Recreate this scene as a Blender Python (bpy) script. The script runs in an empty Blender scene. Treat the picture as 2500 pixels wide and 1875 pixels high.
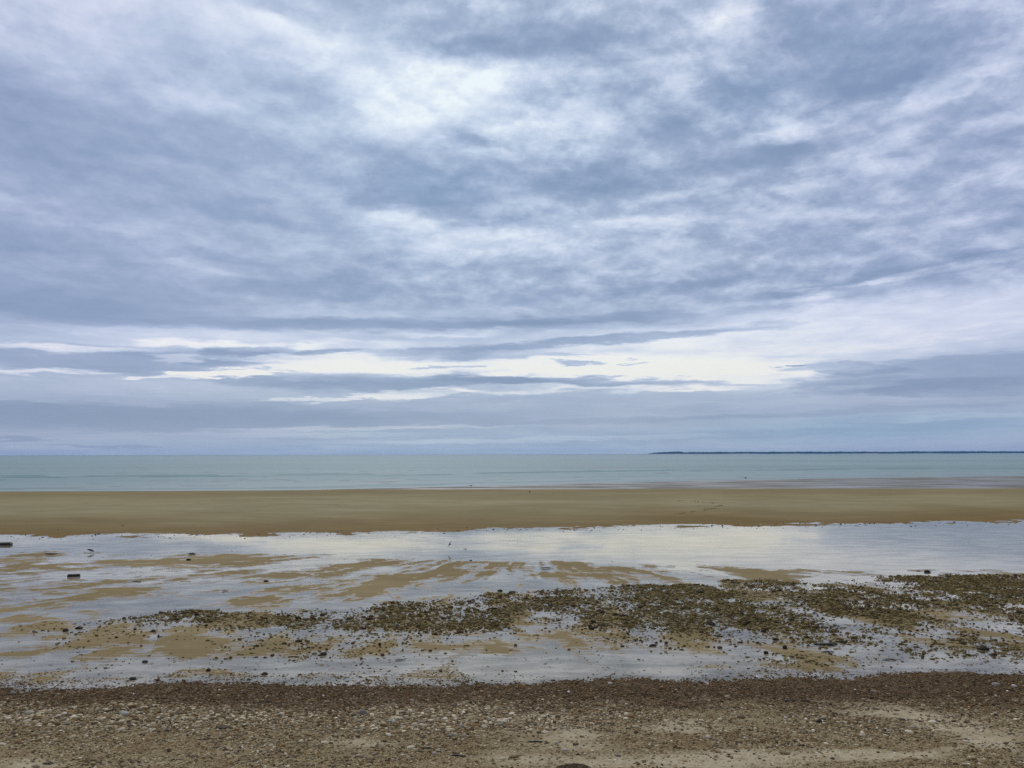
import bpy, bmesh, math, random
import numpy as np
from mathutils import Matrix, Vector

# ------------------------------------------------------------------ camera, world, sun, exposure
random.seed(7)
RNG = np.random.default_rng(7)
scene = bpy.context.scene
COL = scene.collection
FPX, CX, CY = 2080.0, 1250.0, 937.5            # focal length and centre, in photograph pixels
CAM_H = 4.0
PITCH = math.atan((1108.5 - CY) / FPX)
ROLL = math.radians(0.11)
FWD = np.array([0.0, math.cos(PITCH), math.sin(PITCH)])
_r = np.array([math.cos(ROLL), 0.0, -math.sin(ROLL)])
RIGHT = _r - FWD * np.dot(_r, FWD); RIGHT /= np.linalg.norm(RIGHT)
UP = np.cross(RIGHT, FWD)
EYE = np.array([0.0, 0.0, CAM_H])

cam = bpy.data.cameras.new("camera")
cam.sensor_width = 36.0
cam.lens = FPX / 2500.0 * 36.0
cam.clip_start, cam.clip_end = 0.1, 60000.0
cam_ob = bpy.data.objects.new("camera", cam)
COL.objects.link(cam_ob)
M3 = Matrix((RIGHT.tolist(), UP.tolist(), (-FWD).tolist())).transposed()
cam_ob.matrix_world = Matrix.Translation(EYE.tolist()) @ M3.to_4x4()
scene.camera = cam_ob

SUN_EL, SUN_AZ = math.radians(46), math.radians(-8)      # behind the bright cloud ahead, a little left
sun = bpy.data.lights.new("sun", 'SUN')
sun.energy = 1.5
sun.angle = math.radians(20)
sun.color = (1.0, 0.96, 0.9)
sun_ob = bpy.data.objects.new("sun", sun)
COL.objects.link(sun_ob)
to_sun = Vector((math.sin(SUN_AZ) * math.cos(SUN_EL), math.cos(SUN_AZ) * math.cos(SUN_EL), math.sin(SUN_EL)))
sun_ob.rotation_euler = to_sun.to_track_quat('Z', 'Y').to_euler()

scene.view_settings.view_transform = 'Standard'
scene.view_settings.look = 'None'
scene.view_settings.exposure = 0.0
scene.view_settings.gamma = 1.0
scene.view_settings.use_curve_mapping = False
scene.render.engine = 'CYCLES'
scene.cycles.max_bounces = 6
scene.cycles.transparent_max_bounces = 8
scene.cycles.volume_bounces = 0
scene.cycles.use_denoising = False          # the grain of stones and cloud is finer than the denoiser keeps
scene.cycles.use_adaptive_sampling = True
scene.cycles.adaptive_threshold = 0.009
scene.cycles.sample_clamp_indirect = 4.0


def lin(c):
    c = c / 255.0
    return c / 12.92 if c <= 0.04045 else ((c + 0.055) / 1.055) ** 2.4


def rgb(r, g, b):
    return (lin(r), lin(g), lin(b), 1.0)


def px_dir(u, v):
    d = RIGHT * ((u - CX) / FPX) + UP * ((CY - v) / FPX) + FWD
    return d / np.linalg.norm(d)


def px_azel(u, v):
    d = px_dir(u, v)
    return math.degrees(math.atan2(d[0], d[1])), math.degrees(math.asin(d[2]))


class NT:
    """small helper to write node trees"""
    def __init__(self, tree):
        self.t = tree
        tree.nodes.clear()

    def n(self, kind, **kw):
        nd = self.t.nodes.new(kind)
        for k, v in kw.items():
            setattr(nd, k, v)
        return nd

    def l(self, a, b):
        self.t.links.new(a, b)

    def put(self, sock, val):
        if isinstance(val, bpy.types.NodeSocket):
            self.l(val, sock)
        else:
            sock.default_value = val

    def math(self, op, a, b=None, c=None, clamp=False):
        nd = self.n('ShaderNodeMath', operation=op, use_clamp=clamp)
        for i, v in enumerate((a, b, c)):
            if v is not None:
                self.put(nd.inputs[i], v)
        return nd.outputs[0]

    def mr(self, val, a, b, c=0.0, d=1.0, kind='SMOOTHSTEP'):
        nd = self.n('ShaderNodeMapRange', interpolation_type=kind)
        self.put(nd.inputs[0], val)
        for i, v in zip((1, 2, 3, 4), (a, b, c, d)):
            self.put(nd.inputs[i], v)
        return nd.outputs[0]

    def noise(self, vec, scale, detail=4.0, rough=0.5, dist=0.0, out=0, lac=2.0):
        nd = self.n('ShaderNodeTexNoise')
        self.put(nd.inputs['Vector'], vec)
        nd.inputs['Scale'].default_value = scale
        nd.inputs['Detail'].default_value = detail
        nd.inputs['Roughness'].default_value = rough
        nd.inputs['Lacunarity'].default_value = lac
        nd.inputs['Distortion'].default_value = dist
        return nd.outputs[out]

    def comb(self, x, y, z=0.0):
        nd = self.n('ShaderNodeCombineXYZ')
        for i, v in enumerate((x, y, z)):
            self.put(nd.inputs[i], v)
        return nd.outputs[0]

    def mix(self, fac, a, b, mode='MIX'):
        nd = self.n('ShaderNodeMix', data_type='RGBA', blend_type=mode)
        self.put(nd.inputs[0], fac)
        self.put(nd.inputs[6], a)
        self.put(nd.inputs[7], b)
        return nd.outputs[2]

    def ramp(self, fac, stops, interp='LINEAR'):
        nd = self.n('ShaderNodeValToRGB')
        cr = nd.color_ramp
        cr.interpolation = interp
        while len(cr.elements) < len(stops):
            cr.elements.new(0.5)
        for e, (p, c) in zip(cr.elements, sorted(stops, key=lambda s: s[0])):
            e.position = p
            e.color = c
        self.put(nd.inputs[0], fac)
        return nd.outputs[0]

    def attr(self, name, out='Fac'):
        nd = self.n('ShaderNodeAttribute', attribute_name=name)
        return nd.outputs[out]


# cloud features of this sky: centre and half size in photograph pixels (turned into azimuth and elevation), tilt, brightness, edge
# positive tilt falls to the right; edge 1 = soft, smaller = crisper
SKY = [
    # upper left, pale
    (620, 95, 560, 120, 5, .10, 1), (120, 60, 330, 110, 4, .05, 1), (500, 20, 300, 50, 0, .04, 1),
    (560, 150, 190, 45, 8, -.05, 1), (720, 190, 140, 40, 10, -.05, 1),
    # bright heart
    (1050, 205, 290, 150, -20, .15, 1), (1080, 170, 120, 70, -15, .04, .8), (1120, 330, 380, 150, 5, .08, 1),
    (780, 60, 260, 80, 8, .07, 1),
    # dark cloud over it
    (1240, 85, 330, 75, 3, -.17, 1), (1130, 95, 150, 45, -8, -.09, .8), (1460, 100, 220, 50, 5, -.05, 1), (700, 8, 160, 28, 6, -.10, 1),
    # left grey mass
    (110, 340, 420, 190, 12, -.09, 1), (420, 330, 200, 60, 12, -.06, 1), (150, 590, 240, 60, 6, -.08, 1), (60, 700, 380, 120, 0, -.06, 1),
    (560, 500, 330, 50, 8, -.04, 1), (300, 450, 130, 22, 8, .06, 1), (480, 240, 160, 40, 5, .05, 1), (620, 285, 260, 28, 8, .05, 1),
    # middle
    (1060, 455, 240, 70, 6, -.16, 1), (940, 480, 200, 40, 8, -.08, 1), (1160, 350, 140, 22, 12, -.08, .9), (1210, 395, 130, 18, 12, .06, .9),
    (1400, 435, 210, 65, 2, -.13, 1), (890, 360, 170, 30, 8, -.06, 1), (700, 540, 240, 25, 6, -.06, 1),
    (1370, 320, 200, 95, -8, .10, 1), (1280, 180, 170, 60, -5, .10, 1), (1480, 260, 120, 40, -20, -.06, 1), (1430, 245, 120, 22, -8, -.06, 1),
    (1590, 300, 140, 60, -10, -.06, 1),
    # right greys
    (2120, 80, 360, 150, 8, -.13, 1), (2230, 175, 300, 70, -6, -.11, 1), (1850, 180, 180, 60, -10, -.08, 1), (1800, 245, 130, 55, 10, -.12, .9),
    (1880, 375, 170, 55, -12, -.11, .9), (1670, 420, 140, 42, -5, -.10, .9), (1630, 330, 100, 40, 0, -.05, 1), (2120, 225, 230, 32, -16, -.09, 1),
    (2360, 330, 260, 40, -12, -.06, 1), (2420, 30, 200, 80, 10, .03, 1),
    (1775, 28, 120, 50, 10, .10, .9), (1690, 245, 105, 40, 10, .09, .9), (1660, 75, 110, 35, -10, .05, 1), (1790, 180, 70, 30, 20, .08, 1),
    (2000, 285, 230, 26, -12, .11, .9), (2330, 225, 190, 30, -12, .09, .9), (2430, 280, 120, 24, -12, .09, 1), (2150, 355, 130, 30, -10, .08, 1),
    (1900, 300, 90, 40, 15, .07, 1), (2050, 440, 400, 26, -10, .06, 1), (1560, 470, 200, 30, -5, .05, 1),
    (2000, 480, 150, 24, -2, -.07, .9), (2060, 535, 190, 20, 2, -.06, .9), (1780, 500, 130, 24, 0, -.05, 1), (2420, 560, 220, 26, -6, -.07, 1),
    # lower middle lights
    (1000, 560, 300, 55, 4, .08, 1), (1330, 575, 330, 62, -2, .08, 1), (1180, 620, 240, 40, 0, .07, 1), (1560, 555, 200, 34, -3, .08, 1),
    (980, 545, 100, 22, 6, .08, .8), (1160, 568, 90, 22, 0, .10, .8), (1500, 545, 70, 20, 0, .08, .8),
    (780, 700, 260, 45, 4, -.06, 1), (480, 710, 330, 36, 2, -.05, 1), (560, 632, 130, 14, 4, -.06, 1), (520, 660, 300, 14, 2, .05, 1),
    (1620, 700, 240, 18, -4, -.07, 1), (1560, 665, 200, 20, -4, .05, 1), (780, 765, 340, 16, -1, .07, 1),
    # base of the sheet and its bright gap
    (1060, 797, 760, 22, -1.2, -.13, .8), (300, 760, 560, 46, 1, -.07, 1), (60, 760, 340, 60, -2, -.05, 1),
    (2120, 690, 560, 30, -8, -.10, .8), (1720, 735, 260, 22, -4, -.05, 1), (2400, 672, 200, 26, -6, -.06, .9),
    (2250, 668, 420, 16, -8, .13, .7), (2060, 695, 200, 8, -2, .10, .7), (1850, 740, 240, 10, -3, .07, .8),
    (2150, 800, 820, 110, -4, .13, .9), (1620, 800, 560, 60, -3, .08, .9), (1450, 870, 420, 60, -1, .07, 1),
    (480, 815, 520, 36, -1, .11, 1), (160, 850, 330, 11, -.5, .14, .8), (560, 845, 280, 14, -1, .13, .7), (1080, 813, 170, 16, -2, .14, .7), (880, 845, 260, 16, -2, .10, .8),
    (1500, 828, 460, 13, -2.8, -.19, .6), (1450, 778, 330, 16, -3, -.12, .7), (1130, 860, 260, 14, -2, -.09, .8), (1330, 870, 150, 6, 0, -.10, .7),
    (180, 880, 420, 30, 1, -.10, .7), (420, 868, 160, 20, 2, -.06, .6), (600, 855, 130, 15, -4, -.19, .6), (560, 892, 130, 10, 0, -.14, .6), (790, 862, 110, 9, -2, -.14, .6),
    (830, 893, 310, 38, -3, .18, .8), (1280, 897, 480, 32, -1, .13, .9), (1750, 917, 480, 42, 1, .16, .95), (445, 880, 80, 12, -3, .15, .8), (560, 912, 120, 10, -3, .22, .5), (110, 907, 180, 9, -2, .13, .6),
    (400, 920, 130, 8, -3, .16, .5), (1250, 908, 60, 30, 0, .03, 1),
    (1000, 934, 460, 30, 1, -.14, .6), (1420, 931, 440, 13, 2, -.17, .6), (700, 940, 200, 20, 4, -.05, .7), (1425, 888, 75, 6, 1, -.20, .5), (1555, 889, 34, 4, 1, -.18, .5), (1050, 895, 80, 5, -3, -.14, .5), (1140, 896, 40, 4, 2, -.12, .5),
    (1010, 962, 170, 12, -3, .15, .5), (1250, 950, 200, 16, -1, .17, .5), (1600, 948, 250, 10, 0, .10, .6), (780, 975, 140, 6, -2, .12, .5),
    (2290, 915, 420, 46, -3, -.12, .35), (2060, 900, 190, 16, 3, -.12, .4), (1925, 893, 45, 5, 0, -.18, .5), (2360, 945, 360, 28, 1, -.10, .6), (2110, 925, 120, 14, 6, -.06, .7),
    (2130, 940, 140, 10, -4, .10, .6),
    # low bands
    (260, 1016, 900, 44, .3, -.13, .7), (120, 1005, 500, 30, .5, -.05, .8), (1000, 1020, 500, 24, 0, -.05, .9), (250, 982, 350, 8, 0, .05, .7), (600, 955, 500, 22, 1, .04, 1),
    (900, 1046, 420, 6, -1, .09, .6), (700, 1060, 460, 6, 0, .05, .8), (1250, 1074, 700, 8, -.5, .07, .8), (40, 1072, 120, 9, -2, -.10, .6), (270, 1090, 130, 5, 0, -.07, .6),
    (2050, 1005, 520, 10, -2, -.05, .8), (1600, 1025, 420, 9, -1, -.04, .8), (1900, 1060, 600, 16, -1, -.05, 1), (2300, 1030, 330, 20, -1, -.05, 1), (2350, 1018, 260, 7, -2, .06, .8), (1900, 980, 460, 22, 0, .02, 1),
    (1250, 1100, 1600, 14, 0, .05, 1),
]
# bluer air showing low on the right and between the upper clouds
BLUE = [(2150, 1048, 700, 46, -1, .55), (1250, 1062, 700, 20, 0, .3), (2160, 130, 260, 170, 20, .14), (1060, 455, 240, 80, 6, .30), (1820, 250, 200, 120, 0, .16), (1000, 300, 800, 500, 0, .18), (1100, 1090, 900, 30, 0, .3)]

world = bpy.data.worlds.new("World")
scene.world = world
world.use_nodes = True
world.cycles.sampling_method = 'NONE'


def build_sky():
    g = NT(world.node_tree)
    out = g.n('ShaderNodeOutputWorld')
    gen = g.n('ShaderNodeTexCoord').outputs['Generated']
    nrm = g.n('ShaderNodeVectorMath', operation='NORMALIZE')
    g.l(gen, nrm.inputs[0])
    sep = g.n('ShaderNodeSeparateXYZ')
    g.l(nrm.outputs[0], sep.inputs[0])
    X, Y, Z = sep.outputs
    R2D = 180 / math.pi
    Zp = g.math('MAXIMUM', Z, 0.0)
    az = g.math('MULTIPLY', g.math('ARCTAN2', X, Y), R2D)
    el = g.math('MULTIPLY', g.math('ARCSINE', Zp), R2D)
    # the cloud sheet as a plane overhead
    zz = g.math('ADD', Zp, 0.05)
    plane = g.comb(g.math('DIVIDE', X, zz), g.math('DIVIDE', Y, zz), 0.0)
    # wind-torn edges: shift the coordinates by noise, more overhead than low down
    wn = g.n('ShaderNodeTexNoise')
    g.l(plane, wn.inputs['Vector'])
    wn.inputs['Scale'].default_value = 1.7
    wn.inputs['Detail'].default_value = 5
    wn.inputs['Roughness'].default_value = 0.62
    ws = g.n('ShaderNodeSeparateColor')
    g.l(wn.outputs['Color'], ws.inputs[0])
    amp = g.mr(el, 0.0, 22.0, 0.35, 3.6, 'LINEAR')
    low = g.noise(g.comb(g.math('MULTIPLY', az, 0.22), g.math('MULTIPLY', el, 1.5), 3.0), 1.0, 8, 0.66)
    low2 = g.noise(g.comb(g.math('MULTIPLY', az, 0.30), g.math('MULTIPLY', el, 2.2), 9.0), 1.0, 4, 0.62)
    az1 = g.math('MULTIPLY_ADD', g.math('SUBTRACT', ws.outputs[0], 0.5), g.math('MULTIPLY', amp, 1.7), az)
    el1 = g.math('MULTIPLY_ADD', g.math('SUBTRACT', ws.outputs[1], 0.5), amp, el)
    el1 = g.math('MULTIPLY_ADD', g.math('SUBTRACT', low, 0.5), g.mr(el, 4.0, 12.0, 0.9, 0.5), el1)
    az1 = g.math('MULTIPLY_ADD', g.math('SUBTRACT', low2, 0.5), g.mr(el, 4.0, 12.0, 9.0, 2.0), az1)
    tilted = {}

    near_tilt = lambda ang: min((-20, -15, -12, -8, -5, -3, -2, -1, 0, 1, 2, 4, 6, 8, 12, 15, 20), key=lambda z: abs(z - ang))

    def tilted_coords(ang):
        if ang not in tilted:
            tilted.clear()
            t = math.radians(ang)
            ca, sa = math.cos(t), math.sin(t)
            # azimuth runs right, elevation up; positive tilt falls to the right
            tilted[ang] = g.comb(g.math('SUBTRACT', g.math('MULTIPLY', az1, ca), g.math('MULTIPLY', el1, sa)),
                                 g.math('ADD', g.math('MULTIPLY', az1, sa), g.math('MULTIPLY', el1, ca)), 0.0)
        return tilted[ang]

    def stroke(u, v, rx, ry, ang, edge):
        a0, e0 = px_azel(u, v)
        a1, _ = px_azel(u + 20, v)
        _, e1 = px_azel(u, v - 20)
        kx, ky = 1 / (rx * (a1 - a0) / 20 * 1.25), 1 / (ry * (e1 - e0) / 20 * 1.25)
        q = near_tilt(ang)
        t = math.radians(q)
        cx, cy = a0 * math.cos(t) - e0 * math.sin(t), a0 * math.sin(t) + e0 * math.cos(t)
        ma = g.n('ShaderNodeVectorMath', operation='MULTIPLY_ADD')
        g.l(tilted_coords(q), ma.inputs[0])
        ma.inputs[1].default_value = (kx, ky, 0)
        ma.inputs[2].default_value = (-cx * kx, -cy * ky, 0)
        ln = g.n('ShaderNodeVectorMath', operation='LENGTH')
        g.l(ma.outputs[0], ln.inputs[0])
        lo = 0.22 - 0.22 * edge
        return g.mr(ln.outputs['Value'], 1 - lo, 1 - (lo + max(edge, 0.12) * 0.85))

    # mean brightness of the sheet by elevation
    e_of = lambda v: px_azel(1250, v)[1]
    base_pts = [(0, .765), (200, .75), (400, .722), (560, .735), (700, .71), (780, .715), (850, .75), (940, .735), (1000, .70), (1050, .705), (1085, .715), (1107, .725)]
    T = g.ramp(g.math('DIVIDE', el, 40.0), [(min(1, max(0, e_of(v) / 40)), (b, b, b, 1)) for v, b in base_pts], 'EASE')
    t_sep = g.n('ShaderNodeSeparateColor')
    g.l(T, t_sep.inputs[0])
    T = t_sep.outputs[0]
    for (u, v, rx, ry, ang, a, edge) in sorted(SKY, key=lambda s: near_tilt(s[4])):
        T = g.math('MULTIPLY_ADD', stroke(u, v, rx, ry, ang, edge), a, T)
    # cloud texture: billows and streaks that run away from the viewer
    st = g.n('ShaderNodeMapping')
    g.l(plane, st.inputs['Vector'])
    st.inputs['Scale'].default_value = (1.0, 0.62, 1)
    st.inputs['Rotation'].default_value = (0, 0, math.radians(14))
    n1 = g.noise(st.outputs[0], 2.3, 6, 0.56, 0.5)
    n2 = g.noise(st.outputs[0], 6.5, 4, 0.55)
    n3 = g.noise(g.comb(g.math('MULTIPLY', az, 0.16), el1, 0.0), 1.15, 4, 0.58)
    # heaped cloud: rounder lumps, lit above and grey below, most to the right and overhead
    az_l = g.math('MULTIPLY_ADD', g.math('SUBTRACT', az1, az), .35, az)
    el_l = g.math('MULTIPLY_ADD', g.math('SUBTRACT', el1, el), .35, el)
    lump = lambda de: g.noise(g.comb(g.math('MULTIPLY', az_l, 0.24), squash(g.math('ADD', el_l, de)), 5.0), 1.0, 8, 0.60)
    # flatter towards the horizon: d/del falls from 0.6 low down to 0.34 high up
    squash = lambda e: g.math('MULTIPLY', g.math('LOGARITHM', g.math('MULTIPLY_ADD', e, 1 / 15.5, 1.0), math.e), 14.1)
    n4, n4b = lump(0.0), lump(0.55)
    heap = g.math('MULTIPLY', g.mr(az, -24.0, 4.0, 0.42, 1.0), g.mr(el, 7.8, 11.0))
    n5 = g.noise(g.comb(g.math('MULTIPLY', az, 0.10), g.math('MULTIPLY', el1, 2.6), 7.0), 1.0, 5, 0.62)
    k1 = g.mr(el, 1.5, 12.0, 0.02, 0.17)
    k2 = g.mr(el, 2.0, 14.0, 0.02, 0.13)
    T = g.math('MULTIPLY_ADD', g.math('SUBTRACT', n1, 0.5), g.math('MULTIPLY', k1, g.math('MULTIPLY_ADD', heap, -.5, 1.0)), T)
    T = g.math('MULTIPLY_ADD', g.math('SUBTRACT', n2, 0.5), k2, T)
    T = g.math('MULTIPLY_ADD', g.math('SUBTRACT', n3, 0.5), 0.10, T)
    T = g.math('MULTIPLY_ADD', g.math('SUBTRACT', n4, 0.5), g.math('MULTIPLY', heap, 0.26), T)
    T = g.math('MULTIPLY_ADD', g.math('SUBTRACT', n4, n4b), g.math('MULTIPLY', heap, 0.34), T)
    T = g.math('MULTIPLY_ADD', g.math('SUBTRACT', n5, 0.5), g.mr(el, 12.0, 6.0, 0.02, 0.11), T)
    T = g.math('MULTIPLY_ADD', g.math('SUBTRACT', g.mr(n4, .38, .62), 0.5), g.math('MULTIPLY', heap, 0.045), T)
    T = g.math('MULTIPLY_ADD', g.math('SUBTRACT', T, .735), g.mr(el, 6.0, 12.0, 1.0, 1.03), .732)
    # thick cloud lets only so much light through: the brightest parts level off
    T = g.math('SUBTRACT', T, g.math('MULTIPLY', g.math('MAXIMUM', g.math('SUBTRACT', T, .84), 0.0), g.mr(el, 8.0, 12.0, 0.0, .22)))
    T = g.math('MINIMUM', g.math('MAXIMUM', T, 0.5), 0.97)
    ramp = [(.50, rgb(132, 152, 185)), (.58, rgb(141, 160, 192)), (.65, rgb(153, 170, 201)), (.70, rgb(165, 180, 209)), (.75, rgb(178, 192, 219)),
            (.80, rgb(192, 204, 228)), (.86, rgb(208, 217, 237)), (.91, rgb(222, 230, 243)), (.97, rgb(241, 247, 251))]
    colr = g.ramp(T, ramp)
    # light near the horizon comes through more air: the bright gaps there are creamier
    warm = g.mr(el, 9.0, 5.0)
    hot = g.mr(T, 0.83, 0.95)
    colr = g.mix(g.math('MULTIPLY', warm, hot), colr, rgb(240, 240, 234))
    dull = g.mr(el, 8.0, 2.0, 0.0, 0.55)
    grey = g.ramp(T, [(.50, rgb(134, 154, 184)), (.65, rgb(150, 168, 194)), (.72, rgb(166, 182, 203)), (.78, rgb(183, 195, 211)), (.90, rgb(230, 232, 233))])
    colr = g.mix(dull, colr, grey)
    # violet towards both sides
    side = g.mr(g.math('ABSOLUTE', az), 8.0, 32.0)
    colr = g.mix(side, colr, g.mix(1.0, colr, (1.01, 0.98, 1.012, 1), 'MULTIPLY'))
    bl = None
    for (u, v, rx, ry, ang, a) in sorted(BLUE, key=lambda s: near_tilt(s[4])):
        s = g.math('MULTIPLY', stroke(u, v, rx, ry, ang, 1.0), a)
        bl = s if bl is None else g.math('MAXIMUM', bl, s)
    colr = g.mix(bl, colr, g.mix(1.0, colr, (0.76, 1.0, 1.04, 1), 'MULTIPLY'))
    colr = g.mix(g.mr(T, .92, .80), colr, g.mix(1.0, colr, (.955, .972, .960, 1), 'MULTIPLY'))
    bg_c = g.n('ShaderNodeBackground')
    g.l(colr, bg_c.inputs[0])
    bg_c.inputs[1].default_value = 1.0
    sky = g.n('ShaderNodeTexSky', sky_type='NISHITA')
    sky.sun_disc = False
    sky.sun_elevation = SUN_EL
    sky.sun_rotation = SUN_AZ
    bg_s = g.n('ShaderNodeBackground')
    g.l(sky.outputs[0], bg_s.inputs[0])
    bg_s.inputs[1].default_value = 0.1
    mixs = g.n('ShaderNodeMixShader')
    mixs.inputs[0].default_value = 0.94            # cloud cover
    g.l(bg_s.outputs[0], mixs.inputs[1])
    g.l(bg_c.outputs[0], mixs.inputs[2])
    g.l(mixs.outputs[0], out.inputs[0])


build_sky()


# ------------------------------------------------------------------ small maths
def hash2(ix, iy, seed):
    h = (ix.astype(np.int64) * 374761393 + iy.astype(np.int64) * 668265263 + seed * 1442695041) & 0xFFFFFFFF
    h = ((h ^ (h >> 13)) * 1274126177) & 0xFFFFFFFF
    h = (h ^ (h >> 16)) & 0xFFFFFFFF
    return h / 4294967295.0


def vnoise(x, y, seed=0):
    ix, iy = np.floor(x), np.floor(y)
    fx, fy = x - ix, y - iy
    fx = fx * fx * fx * (fx * (fx * 6 - 15) + 10)
    fy = fy * fy * fy * (fy * (fy * 6 - 15) + 10)
    a = hash2(ix, iy, seed); b = hash2(ix + 1, iy, seed)
    c = hash2(ix, iy + 1, seed); d = hash2(ix + 1, iy + 1, seed)
    return (a + (b - a) * fx) * (1 - fy) + (c + (d - c) * fx) * fy


def fbm(x, y, seed=0, octs=4, gain=0.5):
    """about -1..1"""
    s, a, tot = 0, 1.0, 0
    for o in range(octs):
        ca, sa = math.cos(0.7 * o + 0.3), math.sin(0.7 * o + 0.3)
        s = s + a * (vnoise((x * ca - y * sa) * 2 ** o + 17.3 * o, (x * sa + y * ca) * 2 ** o - 9.1 * o, seed + o) * 2 - 1)
        tot += a
        a *= gain
    return s / tot * 1.6


def sstep(a, b, x):
    t = np.clip((x - a) / (b - a), 0, 1)
    return t * t * (3 - 2 * t)


def project(x, y, z):
    dx, dy, dz = x - EYE[0], y - EYE[1], z - EYE[2]
    f = np.maximum(dx * FWD[0] + dy * FWD[1] + dz * FWD[2], 0.5)
    r = dx * RIGHT[0] + dy * RIGHT[1] + dz * RIGHT[2]
    u = dx * UP[0] + dy * UP[1] + dz * UP[2]
    return CX + FPX * r / f, CY - FPX * u / f


def flat_at(u, v, z=0.0):
    d = px_dir(u, v)
    t = (z - CAM_H) / d[2]
    return d[0] * t, d[1] * t


# ------------------------------------------------------------------ the lie of the land
def edge_line(pts):
    w = sorted(flat_at(u, v) for u, v in pts)
    xs, ys = np.array([p[0] for p in w]), np.array([p[1] for p in w])
    return lambda x: np.interp(x, xs, ys)


E_toe_mean = edge_line([(-400, 1676), (0, 1668), (600, 1660), (1250, 1652), (1800, 1640), (2200, 1630), (2500, 1618), (2900, 1606)])
E_toe = lambda x: E_toe_mean(x) + .45 * fbm(x * .55, x * 0 + 3.3, 61, 6, .68)
E_chan = edge_line([(-300, 1344), (0, 1345), (300, 1347), (640, 1351), (860, 1356), (1200, 1367), (1500, 1374), (2000, 1386), (2500, 1392), (2900, 1396)])
E_bar = edge_line([(-400, 1320), (0, 1317), (700, 1312), (1000, 1305), (1250, 1298), (1660, 1290), (2100, 1284), (2500, 1278), (2900, 1272)])
E_sea = edge_line([(-400, 1203), (0, 1199), (700, 1196), (900, 1192), (1250, 1184), (1660, 1174), (2000, 1168), (2500, 1161), (2900, 1157)])

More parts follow.
